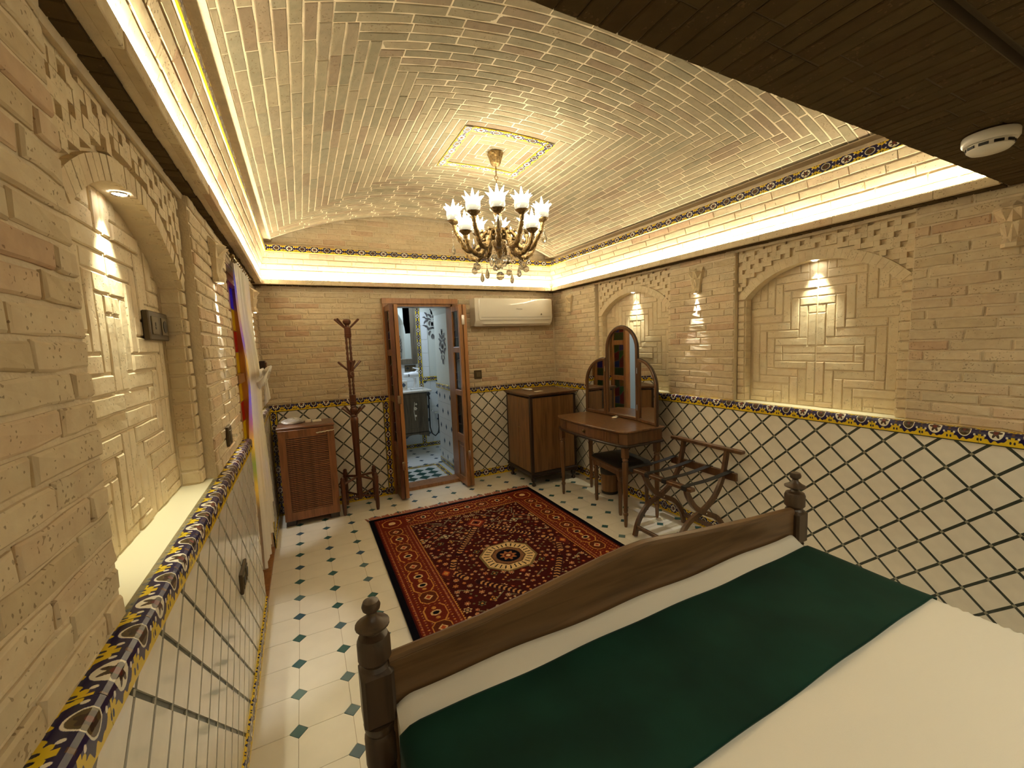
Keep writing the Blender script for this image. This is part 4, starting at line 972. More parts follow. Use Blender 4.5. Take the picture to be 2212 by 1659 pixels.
def hanger():
    t = thing('wire_hanger', 'thin wire coat hanger hooked on the coat stand', 'hanger', (.395, 3.985, 1.20))
    pts = [(.012, 0, .072), (.016, -.002, .085), (.004, -.003, .098), (-.012, -.003, .090), (-.014, -.003, .072), (.002, -.002, .055), (.012, 0, .03), (.005, 0, .0)]
    MB().tube(pts, .0018, 6).build('hook', M_CHROME, t, 60)
    MB().tube([(.005, 0, 0), (-.05, .01, -.02), (-.17, .03, -.085), (-.165, .03, -.095), (.145, -.03, -.13), (.15, -.03, -.115), (.06, -.01, -.03), (.005, 0, 0)], .0014, 6).build('shoulder', M_LEAD, t, 60)
    MB().tube([(.142, -.03, -.128), (.158, -.032, -.108)], .003, 6).build('tip', M_WHITE, t, 60)
hanger()
# ------------------------------------------------------------------ air conditioner
def aircon():
    t = thing('air_conditioner', 'cream white split air conditioner high on the far wall', 'air conditioner', (2.142, 4.175, 1.69))
    w = .955; b = MB()
    prof = [(.078, 0), (-.03, 0), (-.066, .045), (-.074, .06), (-.074, .285), (-.06, .297), (.078, .297)]
    rings = []
    for x, k in ((-w/2, .97), (-w/2+.012, 1), (w/2-.012, 1), (w/2, .97)): rings.append([(x, .002+(p[0]-.002)*k, .148+(p[1]-.148)*k) for p in prof])
    b.loft(rings); b.build('body', M_WHITE, t, 30)
    b = MB(); rr = .018; X = w/2-.006
    out = [(-X+.035, .055)]; 
    poly = [(-X+.035, .062+rr), (-X+.040, .062+rr*.3), (-X+.035+rr, .062), (X-rr, .062), (X-rr*.3, .062+rr*.3), (X, .062+rr), (X, .292-rr), (X-rr*.3, .292-rr*.3), (X-rr, .292), (-X+.035+rr, .292), (-X+.040, .292-rr*.3), (-X+.035, .292-rr)]
    FA = frame((0, -.074, 0), (1, 0, 0), (0, 0, 1), (0, -1, 0)); n = len(poly); cx, cz = .017, .177
    r1 = [(x, z, .0) for x, z in poly]; r2 = [(x, z, .012) for x, z in poly]; r3 = [(cx+(x-cx)*.985, cz+(z-cz)*.95, .016) for x, z in poly]
    b.loft([r1, r2, r3], FA); pn = b.build('front_panel', M_ACF, t, 30)
    MB().box((.017, -.0905, .090), (w-.09, .003, .003)).build('panel_seam', M_GREY, pn)
    c = bpy.data.curves.new('logo', 'FONT'); c.body = 'Hisense'; c.size = .024; c.align_x = 'CENTER'; c.extrude = .0004; c.materials.append(M_GREY)
    o0 = bpy.data.objects.new('logo', c); o = link('logo', bpy.data.meshes.new_from_object(o0), pn); bpy.data.objects.remove(o0); o['kind'] = 'stuff'; o.rotation_euler = (PI/2, 0, 0); o.location = (.043, -.0905, .172)
    MB().lathe([(.010, 0), (.010, .003)], 16, (0, 0, 0), frame((.325, -.0900, .120), (1, 0, 0), (0, 0, 1), (0, -1, 0))).build('indicator', M_GREY, pn)
    MB().box((.02, -.046, .022), (w-.14, .060, .006), Matrix.Identity(4), .002).build('louvre', M_WHITE, t)
aircon()
# ------------------------------------------------------------------ switches and sockets
def plate(name, label, cat, F, w, h, cells, d=.012):
    t = thing(name, label, cat); t.matrix_world = F; 
    MB().box((0, 0, d/2), (w, h, d), None, .003).build('plate', M_SWITCH, t)
    n = len(cells)
    for i, c in enumerate(cells):
        x = (i-(n-1)/2)*w/n
        if c == 'switch': MB().box((x, 0, d+.002), (w/n*.55, h*.55, .006), None, .002).build('rocker', M_SWITCHL, t)
        elif c == 'key': MB().box((x, 0, d+.001), (w/n*.55, h*.55, .004), None, .001).build('insert', M_SWITCHL, t); MB().box((x, -.002, d+.012), (.004, .012, .024), None, .001).build('key', M_CHROME, t)
        else:
            MB().box((x, 0, d+.001), (w/n*.62, h*.62, .004), None, .001).build('insert', M_SWITCHL, t)
            MB().lathe([(.020, .004), (.020, .0005), (.017, .0)], 18, (x, 0, d+.0005), None).build('socket_well', M_BLACK, t) if c == 'socket' else MB().box((x, .004, d+.003), (.006, .012, .002)).box((x, -.008, d+.003), (.008, .008, .002)).build('port', M_BLACK, t)
plate('wall_switch', 'bronze single switch on the brick between bathroom door and air conditioner', 'switch', FFar @ Matrix.Translation((1.732, 1.163, .0)), .088, .096, ['switch'])
plate('wall_socket', 'bronze double socket in the niche of the window wall', 'socket', FLft @ Matrix.Translation((1.755, 1.598, -.104)), .20, .092, ['port', 'socket'], .018)
plate('key_switch', 'bronze key switch on the brick pier beside the curtain', 'switch', FLft @ Matrix.Translation((2.21, 1.135, 0)), .085, .088, ['key'])
plate('dado_socket', 'bronze socket on the tiled dado under the window wall niche', 'socket', GLf @ Matrix.Translation((2.0, .567, 0)), .155, .085, ['socket', 'socket'])
t = thing('intercom', 'dark brown wall box at the far corner behind the curtain bow', 'intercom', (XLB+.001, 4.10, 1.25))
MB().box((.022, 0, .09), (.044, .11, .18), None, .004).build('body', M_WALD, t); MB().box((.048, 0, .10), (.008, .085, .13), None, .002).build('cover', M_DOORD, t)
# ------------------------------------------------------------------ chest with carved feet
def chest():
    x0, x1, y0, y1 = 2.022, 2.578, 3.625, 4.165
    t = thing('chest', 'dark walnut chest cabinet with small turned feet in the far corner', 'cabinet', ((x0+x1)/2, (y0+y1)/2, 0)); w, d = x1-x0, y1-y0
    b = MB()
    for sx in (-1, 1):
        for sy in (-1, 1): b.box((sx*(w/2-.014), sy*(d/2-.014), .54), (.034, .034, .80), None, .006)
    b.box((0, 0, .535), (w-.02, d-.02, .79)); b.build('carcass', M_WALD, t)
    MB().box((0, -d/2+.004, .54), (w-.054, .012, .775), None, .003).build('side_panel', M_WALP, t); MB().box((0, d/2-.004, .54), (w-.054, .012, .775), None, .003).build('side_panel', M_WALP, t)
    for s in (-1, 1):
        dr = MB().box((-w/2+.004, s*(d/4-.0135), .54), (.014, d/2-.029, .775), None, .003).build('door', M_WALP, t)
        if s < 0: MB().lathe([(.008, 0), (.010, .003), (.004, .008), (.009, .014), (.006, .019), (.001, .020)], 12, (0, 0, 0), frame((-w/2-.003, -.03, .60), (0, 1, 0), (0, 0, 1), (-1, 0, 0))).build('knob', M_BRONZE, dr, 40)
    MB().lathe([(.009, 0), (.009, .002), (.004, .003)], 12, (0, 0, 0), frame((-w/2-.003, d/2-.075, .83), (0, 1, 0), (0, 0, 1), (-1, 0, 0))).build('escutcheon', M_BRONZE, t)
    tp = MB(); tp.box((0, 0, .952), (w+.020, d+.020, .018), None, .006); tp.box((0, 0, .966), (w+.048, d+.048, .018), None, .005); tp.build('top', M_WAL, t)
    p = MB(); p.box((0, 0, .137), (w+.028, d+.028, .026), None, .006); p.box((0, 0, .115), (w+.010, d+.010, .022), None, .005)
    p.build('plinth', M_WALD, t)
    for sx in (-1, 1):
        for sy in (-1, 1):
            f = MB().lathe([(.012, 0), (.021, .008), (.022, .022), (.014, .034), (.013, .042), (.024, .055), (.027, .075), (.020, .088), (.026, .105)], 14, (sx*(w/2-.028), sy*(d/2-.028), 0)).build('foot', M_WALD, t, 40)
chest()
t = thing('remote_control', 'white air conditioner remote lying on the dark chest', 'remote', (2.185, 3.965, .9755), 1.62)
MB().box((0, 0, .009), (.150, .046, .018), None, .007).build('body', M_WHITE, t, 40); MB().box((.045, 0, .0185), (.04, .034, .002)).build('screen', M_GREY, t)
b = MB()
for i in range(3):
    for j in range(2): b.box((-.02-i*.02, -.01+j*.02, .0185), (.012, .012, .003), None, .001)
b.build('button', M_ACF, t)
o = MB().box((0, 0, .0012), (.085, .052, .0024)).build('paper_card', M_PAPER); o.location = (2.215, 3.775, .9755); o.rotation_euler = (0, 0, .1); o['label'] = 'small pale card lying flat on the chest near its front edge'; o['category'] = 'card'
# ------------------------------------------------------------------ vanity table
def tleg(b, x, y, z1, s=1.0):
    b.box((x, y, z1-.045), (.046*s, .046*s, .09), None, .006)
    b.lathe([(.011*s, 0), (.014*s, .02), (.016*s, .09), (.021*s, .10), (.021*s, .112), (.015*s, .12), (.019*s, .135), (.019*s, .145), (.016*s, .155), (.021*s, z1*.55), (.025*s, z1-.13), (.018*s, z1-.115), (.025*s, z1-.105), (.021*s, z1-.09)], 14, (x, y, 0))
def vanity():
    x0, x1, y0, y1, zt = 2.160, 2.575, 2.395, 3.365, .780
    cy = (y0+y1)/2; t = thing('vanity_table', 'walnut vanity table with bow front drawer on turned legs', 'vanity table', (0, cy, 0)); hy = (y1-y0)/2
    def bow(inset, e=0.0):
        pts = []
        n = 18; h = hy-inset
        for k in range(n+1):
            u = -1+2*k/n; pts.append((x0+inset-.040*(1-u*u)+.022*max(0, abs(u)-.86)/.14*abs(u), u*h))
        return pts+[(x1-inset*.4, h), (x1-inset*.4, -h)]
    def slab(z0, z1, inset, bev, name, mat):
        b = MB(); P0 = bow(inset+bev); P1 = bow(inset)
        b.loft([[(p[0], p[1], z) for p in Q][::-1] for z, Q in ((z0, P0), (z0+bev, P1), (z1-bev, P1), (z1, P0))]); return b.build(name, mat, t, 30)
    slab(.762, .780, .0, .005, 'top', M_VAN); slab(.668, .763, .018, .001, 'apron', M_VAN); slab(.648, .668, .004, .006, 'moulding', M_WALD)
    # drawer front and the two small side fields follow the bow
    for nm, u0, u1, mt in (('drawer', -.60, .60, M_VAN), ('field', -.86, -.64, M_WAL), ('field', .64, .86, M_WAL)):
        b = MB(); n = 10; R0 = []; 
        ring = []
        for k in range(n+1):
            u = u0+(u1-u0)*k/n; x = x0+.018-.040*(1-u*u); y = u*(hy-.018); ring.append((x, y))
        vs = [(x-.004, y, z) for z in (.680, .752) for x, y in ring]+[(x+.004, y, z) for z in (.680, .752) for x, y in ring]; m = n+1
        fs = [(i, i+1, m+i+1, m+i) for i in range(n)]+[(i, i+1, 2*m+i+1, 2*m+i) for i in range(n)]+[(m+i, m+i+1, 3*m+i+1, 3*m+i) for i in range(n)]+[(0, m, 3*m, 2*m), (n, m+n, 3*m+n, 2*m+n)]
        o = b.add(vs, fs).build(nm, mt, t, 30)
        if nm == 'drawer': MB().box((x0-.030, 0, .716), (.006, .05, .012), None, .002).sphere((x0-.032, 0, .716), .014, 10, 6).box((x0-.030, .0, .700), (.005, .035, .008), None, .002).build('pull', M_BRONZE, o, 40)
    for x, y in ((2.200, 2.443-cy), (2.195, 3.315-cy), (2.540, 2.443-cy), (2.535, 3.315-cy)):
        b = MB(); tleg(b, x, y, .650); b.build('leg', M_VAN, t, 35)
    # three fold mirror
    def wing(y0, y1, zb, zs, kind, M, name):
        w = y1-y0; fr, th = .030, .022; n = 14
        def outline(o):
            pts = [(y0+o, zb+o)]
            pts = [(y1-o, zb+o)]
            if kind == 'round': pts += [((y0+y1)/2+(w/2-o)*math.cos(PI*k/n), zs+(w/2-o)*math.sin(PI*k/n)) for k in range(n+1)]
            elif kind == 'lo':  # high side at y1
                pts += [(y1-o, zs+w*.88-o)]+[(y1-o-(w-2*o)*math.sin(PI/2*k/n), zs+(w*.88-o)*math.cos(PI/2*k/n)) for k in range(1, n+1)]
            else: pts += [(y1-o, zs)]+[(y0+o+(w-2*o)*math.cos(PI/2*k/n), zs+(w*.88-o)*math.sin(PI/2*k/n)) for k in range(1, n+1)]
            pts.append((y0+o, zb+o)); return pts
        O, I = outline(0), outline(fr); I2 = outline(fr-.006); nn = len(O)
        F = M @ frame((0, 0, 0), (0, -1, 0), (0, 0, 1), (-1, 0, 0))
        to = lambda P, d: [(-p[0], p[1], d) for p in P]
        b = MB(); b.loft([to(O, -.012), to(O, .006), to([((p[0]+q[0]*.25)/1.25, (p[1]+q[1]*.25)/1.25) for p, q in zip(O, I)], .012), to(I2, .010), to(I, .001), to(I, -.006)], F, cap=False)
        f = b.build(name, M_WAL, t, 30)
        MB().prism([(-p[0], p[1]) for p in outline(fr-.004)], -.008, -.003, F).build('mirror', M_MIRROR, f)
        MB().prism([(-p[0], p[1]) for p in outline(.001)], -.016, -.0115, F).build('back', M_WALD, f)
        ed = MB(); ed.tube([tuple(F @ Vector((-p[0], p[1], .0))) for p in O], .0065, 6); ed.build('edge_bead', M_WALD, f, 40)
    X0 = 2.562
    wing(2.672-cy, 3.086-cy, .782, 1.405, 'round', Matrix.Translation((X0, 0, 0)), 'mirror_frame')
    a = .20; wing(-.27, 0, .782, 1.085, 'lo', Matrix.Translation((X0-.004, 2.668-cy, 0)) @ Matrix.Rotation(-a, 4, 'Z'), 'mirror_wing')
    a = .07; wing(0, .285, .782, 1.075, 'hi', Matrix.Translation((X0-.004, 3.090-cy, 0)) @ Matrix.Rotation(a, 4, 'Z'), 'mirror_wing')
    for y in (2.669, 3.089):
        for z in (.90, 1.22): MB().box((X0-.016, y-cy, z), (.006, .010, .05), None, .001).build('hinge', M_CHROME, t)
vanity()
t = thing('tissue', 'small white folded tissue on the vanity table top', 'tissue', (2.505, 2.905, .7805), .5)
MB().box((0, 0, .006), (.055, .045, .010), None, .003).build('fold', M_PAPER, t, 50); MB().box((.008, -.006, .014), (.035, .025, .008), Matrix.Rotation(.15, 4, 'X'), .003).build('corner', M_WHITE, t)
# ------------------------------------------------------------------ stool
def stool():
    t = thing('stool', 'dark padded wooden stool tucked under the vanity table', 'stool', (2.475, 2.81, 0), -.122)
    w, d = .335, .44
    b = MB(); rings = []
    for z, o in ((.418, 0), (.430, -.004), (.446, .012), (.455, .05), (.458, .10)): rings.append([(sx*(w/2-o-ox), sy*(d/2-o-oy), z) for sx, sy, ox, oy in ((-1, -1, .02, 0), (1, -1, .02, 0), (1, -1, 0, .02), (1, 1, 0, .02), (1, 1, .02, 0), (-1, 1, .02, 0), (-1, 1, 0, .02), (-1, -1, 0, .02))])
    b.loft(rings); b.build('cushion', M_BLACK, t, 50)
    b = MB(); b.box((0, 0, .408), (w+.012, d+.012, .022), None, .007); b.build('seat_frame', M_WAL, t)
    b = MB(); b.box((-w/2+.022, 0, .375), (.018, d-.06, .05)); b.box((w/2-.022, 0, .375), (.018, d-.06, .05)); b.box((0, -d/2+.022, .375), (w-.06, .018, .05)); b.box((0, d/2-.022, .375), (w-.06, .018, .05)); b.build('apron', M_WAL, t)
    for sx in (-1, 1):
        for sy in (-1, 1): MB().box((sx*(w/2-.032), sy*(d/2-.03), .365), (.044, .044, .07), None, .006).lathe([(.012, 0), (.016, .02), (.017, .20), (.022, .28), (.016, .30), (.022, .315), (.019, .335)], 12, (sx*(w/2-.032), sy*(d/2-.03), 0)).build('leg', M_WAL, t, 35)
stool()
t = thing('waste_bin', 'small round brown waste bin with black rim under the vanity', 'bin', (2.597, 3.105, 0))
MB().lathe([(.078, .022), (.082, .03), (.086, .20), (.084, .205)], 26).build('body', M_WALP, t, 40)
MB().lathe([(.076, 0), (.081, .004), (.083, .026), (.080, .028)], 26).build('base', M_BLACK, t, 40)
MB().lathe([(.0865, .198), (.0895, .203), (.091, .245), (.088, .250), (.085, .246), (.083, .19), (.04, .06), (.001, .05)], 26, cap=False).build('rim', M_BLACK, t, 40)
# ------------------------------------------------------------------ folding luggage rack
def rack():
    t = thing('luggage_rack', 'dark wooden folding luggage rack with black straps by the tiled wall', 'luggage rack', (2.40, 2.09, 0))
    def curve(P, n=14):
        P = [Vector((p[0], 0, p[1])) for p in P]; out = []; Q = [P[0]*2-P[1]]+P+[P[-1]*2-P[-2]]
        for i in range(1, len(Q)-2):
            for k in range(5):
                s = k/5; a, b_, c, d = Q[i-1], Q[i], Q[i+1], Q[i+2]; out.append(.5*((2*b_)+(-a+c)*s+(2*a-5*b_+4*c-d)*s*s+(-a+3*b_-3*c+d)*s**3))
        return out+[P[-1]]
    def bent(P, y, wd=.036, th=.022):
        pts = curve(P); b = MB(); rings = []
        for i, p in enumerate(pts):
            tg = (pts[min(i+1, len(pts)-1)]-pts[max(i-1, 0)]).normalized(); nr = Vector((-tg.z, 0, tg.x))
            rings.append([(p.x+nr.x*s*wd/2, y+e*th/2, p.z+nr.z*s*wd/2) for s, e in ((-1, -1), (1, -1), (1, 1), (-1, 1))])
        return b.loft(rings)
    back = [(-.262, .012), (-.225, .12), (-.13, .225), (.0, .275), (.12, .345), (.20, .45), (.238, .56), (.262, .672)]
    front = [(.235, .012), (.205, .11), (.12, .215), (.0, .275), (-.10, .34), (-.165, .43), (-.185, .492)]
    for y in (.175, -.20):
        bent(back, y+.012).build('back_leg', M_RACK, t, 35); bent(front, y-.012).build('front_leg', M_RACK, t, 35)
        MB().lathe([(.005, -.03), (.005, .03)], 10, (0, 0, 0), frame((0, y, .275), (1, 0, 0), (0, 0, 1), (0, -1, 0))).build('pivot', M_CHROME, t, 40)
    MB().box((-.195, .01, .493), (.046, .575, .026), None, .004).build('front_rail', M_RACK, t); MB().box((.248, .01, .497), (.022, .575, .060), None, .004).build('rear_rail', M_RACK, t)
    MB().box((.262, -.005, .680), (.044, .615, .024), None, .004).build('top_rail', M_RACK, t)
    MB().box((-.245, -.01, .080), (.020, .37, .030), None, .004).build('stretcher', M_RACK, t); MB().box((.222, -.01, .080), (.020, .37, .030), None, .004).build('stretcher', M_RACK, t)
    for y in (.265, .105, -.055, -.225):
        b = MB(); w = .040; n = 10
        pts = [(-.220, .480), (-.220, .508), (-.195, .509)]+[(-.195+.443*k/n, .510+.018*k/n-.010*math.sin(PI*k/n)) for k in range(1, n)]+[(.248, .529), (.262, .527), (.262, .466)]
        vs = [(x, y+e*w/2, z) for x, z in pts for e in (-1, 1)]; fs = [(2*i, 2*i+1, 2*i+3, 2*i+2) for i in range(len(pts)-1)]
        o = b.add(vs, fs).build('strap', M_STRAP, t); m = o.modifiers.new('thickness', 'SOLIDIFY'); m.thickness = .003
rack()
# ------------------------------------------------------------------ corbels and their downlights, niche downlights
def corbel(F, label, lit=True):
    t = thing('corbel', label, 'corbel', group='faceted plaster corbels'); t.matrix_world = F
    b = MB(); W0 = .088
    def ring(z, w, d, ridge): return [(-w, 0, z), (-w*.95, d*.55, z), (-w*.45, d*(1-ridge), z), (0, d*(1+ridge*.3), z), (w*.45, d*(1-ridge), z), (w*.95, d*.55, z), (w, 0, z)]
    R = [ring(2.015, .058, .008, 0), ring(1.988, .066, .050, .25), ring(1.978, .064, .052, -.25), ring(1.932, .048, .040, .36), ring(1.924, .045, .041, -.15), ring(1.862, .033, .032, .2), ring(1.838, .036, .042, 0), ring(1.822, .036, .042, 0)]
    n = 7
    vs = [(p[0], p[2], p[1]) for r in R for p in r]; fs = []
    for i in range(len(R)-1):
        for j in range(n-1):
            a, c, d, e = i*n+j, i*n+j+1, (i+1)*n+j+1, (i+1)*n+j
            fs += [(a, c, d), (a, d, e)] if (i+j) % 2 else [(a, c, e), (c, d, e)]
    fs.append(tuple(range((len(R)-1)*n, len(R)*n)))
    b.add(vs, fs); b.build('body', M_BRICK2, t)
    if lit:
        MB().lathe([(.014, .0), (.014, -.004), (.011, -.004)], 16, (0, 0, 0), frame((0, 1.8215, .022), (1, 0, 0), (0, 0, 1), (0, 1, 0)), cap=False).build('lamp_ring', M_CHROME, t)
        MB().lathe([(.011, -.002), (.011, -.0025)], 16, (0, 0, 0), frame((0, 1.8222, .022), (1, 0, 0), (0, 0, 1), (0, 1, 0))).build('lamp', M_DISC, t)
        p = F @ Vector((0, 1.814, .018)); l = lamp('corbel_light', 'SPOT', p, CORB_W, (1.0, .97, .90), spot_size=math.radians(36), spot_blend=.6, shadow_soft_size=.008)
for Fw, lst in ((FRgt, ((-2.232, 'faceted corbel with a downlight between the two right wall niches', True), (-3.926, 'faceted unlit corbel in the far corner beside the air conditioner', False), (-.640, 'faceted unlit corbel on the niche wall above the bed', False))),
                (FLft, ((2.30, 'faceted corbel with a downlight on the brick pier beside the curtain', True), (3.90, 'faceted corbel with a downlight behind the curtain near the far corner', True)))):
    for u, lab, lit in lst: corbel(Fw @ Matrix.Translation((u, 0, 0)), lab, lit)
def downlight(G, geo, lab, tilt=0):
    R, zc = geo; t = thing('downlight', lab, 'downlight', group='niche downlights'); z = zc+R-.002; t.matrix_world = G @ frame((0, z, -.062), (1, 0, 0), (0, 0, 1), (0, 1, 0))
    MB().lathe([(.020, 0), (.020, -.003), (.017, -.004), (.015, -.002)], 22, cap=False).build('ring', M_CHROME, t, 40)
    MB().lathe([(.0155, -.0015), (.0155, -.002)], 18).build('lamp', M_DISC, t)
    p = G @ Vector((0, z-.015, -.066)); lamp('niche_light', 'SPOT', p, NICHE_W, (1.0, .97, .70), spot_size=math.radians(64), spot_blend=.8, shadow_soft_size=.012)
downlight(*N1, 'small round downlight at the crown of the window wall niche'); downlight(*N2, 'small round downlight at the crown of the wide niche nearest the bed'); downlight(*N3, 'small round downlight at the crown of the niche behind the vanity mirror')
for k, (x, y, lab) in enumerate(((-.02, -.40, 'added fill downlight out of view above the aisle beside the bed'), (1.0, -.40, 'added fill downlight out of view above the middle of the bed'), (2.15, -.40, 'added fill downlight out of view above the far side of the bed'))):  # unseen fixtures added as fill to brighten the bed and floor
    t = thing('downlight', lab, 'downlight', (x, y, ZS-.001), group='added fill downlights over the bed')
    MB().lathe([(.045, 0), (.045, -.005), (.036, -.008), (.034, .0)], 24, cap=False).build('ring', M_CHROME, t, 40); MB().lathe([(.034, -.002), (.034, -.003)], 20).build('lamp', M_DISC, t)
    lamp('bed_fill_light', 'SPOT', (x, y, ZS-.015), NEAR_FILL_W[k], (1.0, .94, .70), spot_size=math.radians(150), spot_blend=.8, shadow_soft_size=.04)
# ------------------------------------------------------------------ chandelier
def chandelier():
    cx, cy = 1.240, 2.573
    t = thing('chandelier', 'antique bronze chandelier with flame shaped glass shades and crystal drops', 'chandelier', (cx, cy, 0))
    fl = lambda a, z: 1+.05*math.cos(a*10)
    MB().lathe([(.050, 2.745), (.052, 2.738), (.046, 2.725), (.040, 2.705), (.033, 2.68), (.022, 2.664), (.008, 2.658)], 30, fn=fl).build('canopy', M_BRONZE, t, 40)
    b = MB(); b.tube([(0, 0, 2.66), (0, 0, 2.60)], .0045, 8); b.tube([(.012*math.cos(a), 0, 2.588+.012*math.sin(a)) for a in np.linspace(0, 2*PI, 13)], .003, 6); b.tube([(0, 0, 2.577), (0, 0, 2.53)], .0035, 8)
    b.tube([(.007*math.cos(a), .0, 2.530+.009*math.sin(a)) for a in np.linspace(0, 2*PI, 11)], .003, 6); b.build('rod', M_BRONZE, t, 40)
    b = MB(); b.lathe([(.006, 2.522), (.012, 2.51), (.042, 2.495), (.046, 2.485), (.018, 2.478), (.014, 2.46), (.020, 2.40), (.030, 2.36), (.018, 2.33), (.026, 2.31), (.03, 2.285), (.022, 2.275), (.045, 2.262), (.058, 2.25), (.066, 2.225), (.060, 2.20), (.045, 2.185), (.048, 2.165), (.032, 2.13), (.020, 2.11), (.012, 2.085), (.006, 2.07)], 26, fn=lambda a, z: 1+.06*math.cos(a*8)*(1 if z < 2.3 else .6)); b.build('hub', M_BRONZE, t, 40)
    az = math.atan2(-cy, -cx)                     # towards the camera side of the room
    def drop(n, x, y, z0, ln, s=1.0, kind=0):
        b = MB()
        if ln > .02:
            k = int(ln/.013)
            for i in range(k): b.sphere((x, y, z0-ln*(i+.5)/k), .0042*s, 6, 4)
        zz = z0-ln
        if kind == 0: b.lathe([(.002*s, 0), (.006*s, -.012*s), (.016*s, -.04*s), (.018*s, -.055*s), (.012*s, -.070*s), (.001, -.076*s)], 8, (x, y, zz))
        else: b.sphere((x, y, zz-.026*s), .024*s, 10, 7)
        b.build('crystal_drop', M_CRYST, t)
    def arm(n, deg, r, zc, sc, up):
        a = az+math.radians(deg); c, s = math.cos(a), math.sin(a); b = MB()
        P = [(.05, 2.225), (.085, 2.235), (.115, 2.20), (.135, zc-.16), (.175, zc-.185), (.225, zc-.175), (r-.035, zc-.12), (r-.008, zc-.07), (r, zc-.028)]
        if not up: P = [(.05, 2.21), (.09, 2.19), (.12, 2.12), (.155, 2.075), (.20, 2.085), (r-.02, 2.12), (r, zc-.028)]
        Q = []; pp = [np.array(p) for p in P]; pp = [2*pp[0]-pp[1]]+pp+[2*pp[-1]-pp[-2]]
        for i in range(1, len(pp)-2):
            for k in range(4):
                s_ = k/4; A, B_, C_, D = pp[i-1:i+3]; Q.append(.5*((2*B_)+(C_-A)*s_+(2*A-5*B_+4*C_-D)*s_*s_+(-A+3*B_-3*C_+D)*s_**3))
        Q.append(pp[-2]); m = len(Q)
        b.tube([(q[0]*c, q[0]*s, q[1]) for q in Q], [.0145*sc*(1.25-.35*abs(2*i/m-1))*(1+.16*math.sin(i*2.1)) for i in range(m)], 9)
        for i, (dr, dz, rr) in ((6, (.012, .02, .010)), (11, (-.006, .022, .011)), (16, (.01, .018, .010)), (22, (.0, -.018, .009))):
            if i < m: b.sphere(((Q[i][0]+dr)*c, (Q[i][0]+dr)*s, Q[i][1]+dz), rr*1.2*sc, 7, 5)
        # acanthus scroll under the arm
        b.tube([((Q[8][0]+.022*math.cos(w))*c, (Q[8][0]+.022*math.cos(w))*s, Q[8][1]-.012+.022*math.sin(w)) for w in np.linspace(.5, 5.6, 12)], [.008-.0004*k for k in range(12)], 6)
        o = b.build('arm', M_BRONZE, t, 50)
        MB().lathe([(.012*sc, zc-.045), (.016*sc, zc-.035), (.014*sc, zc-.026), (.030*sc, zc-.013), (.044*sc, zc-.003), (.046*sc, zc+.001), (.030*sc, zc+.001)], 20, (r*c, r*s, 0), fn=lambda w, z: 1+.05*math.cos(w*8)).build('cup', M_BRONZE, o, 40)
        g = MB(); nn = 20; rings = []; H = .100*sc
        for f, rad, am in ((0, .029, 0), (.10, .040, 0), (.28, .0445, 0), (.48, .0425, .05), (.66, .041, .16), (.82, .044, .34), (1.0, .054, .62)):
            ring = []
            for k in range(nn):
                w = 2*PI*k/nn+f*1.1; pt = k % 4 == 0; md = k % 2 == 0; big = 1.0 if pt else .62 if md else 0.0
                rd = rad*sc*(1+am*(big*.9-.35))*(1+(.05 if md else -.05)*(f < .6)); zz = zc+H*(f if f < .5 else .5+(f-.5)*(.35+.65*big+(.12*math.sin(k*1.7+n))))
                ring.append((r*c+rd*math.cos(w), r*s+rd*math.sin(w), zz))
            rings.append(ring)
        rings.append([(r*c+.25*(p[0]-r*c), r*s+.25*(p[1]-r*s), zc+H*.78) for p in rings[-1]])
        g.loft(rings); g.loft([[(r*c+q*.010*math.cos(2*PI*k/8), r*s+q*.010*math.sin(2*PI*k/8), zc+H*z) for k in range(8)] for q, z in ((1.2, .6), (1.4, .85), (.8, 1.12), (.15, 1.38))]); g.build('glass_shade', M_SHADE, o)
        if up: drop(n, (r+.012)*c, (r+.012)*s, zc-.03, [.0, .13, .11, .12, .05, .10, .12, .08][n % 8], [1.3, .8, .8, .8, 1.0, .8, .8, .9][n % 8])
        else: drop(n, .19*c, .19*s, 2.06, .035, .9, 1)
    for n, d in enumerate((0, -30, 30, -75, 77, -150, 137, 176)): arm(n, d, .295, 2.298, 1.06 if n == 0 else 1.0, True)
    for n, d in enumerate((-53, 108, 160, 55, -112)): arm(n, d, .262, 2.212, .92, False)
    drop(0, 0, 0, 2.07, .0, 1.55, 1); drop(0, 0, 0, 1.995, .012, 1.2, 1)
    for k in range(6): a = az+k*PI/3+.4; drop(0, .055*math.cos(a), .055*math.sin(a), 2.12, .03, .95, k % 2)
    for k in range(8): a = az+k*PI/4+.2; drop(0, .15*math.cos(a), .15*math.sin(a), 2.085, [.03, .09, .05, .10][k % 4], .9, (k+1) % 2)
chandelier()
# ------------------------------------------------------------------ smoke detector
t = thing('smoke_detector', 'white round smoke detector on the dark flat ceiling above the bed', 'smoke detector', (1.935, .515, ZS-.002))
MB().lathe([(.060, 0), (.062, -.004), (.062, -.022), (.058, -.028)], 30).build('base', M_WHITE, t, 40)
MB().lathe([(.046, -.026), (.050, -.030), (.050, -.044), (.042, -.052), (.010, -.055)], 30).build('cap', M_WHITE, t, 40)
b = MB()
for k in range(10):
    a = 2*PI*k/10; b.box((0, 0, 0), (.004, .021, .008), Matrix.Translation((.0498*math.cos(a), .0498*math.sin(a), -.037)) @ Matrix.Rotation(a, 4, 'Z'))
b.build('vent', M_BLACK, t)
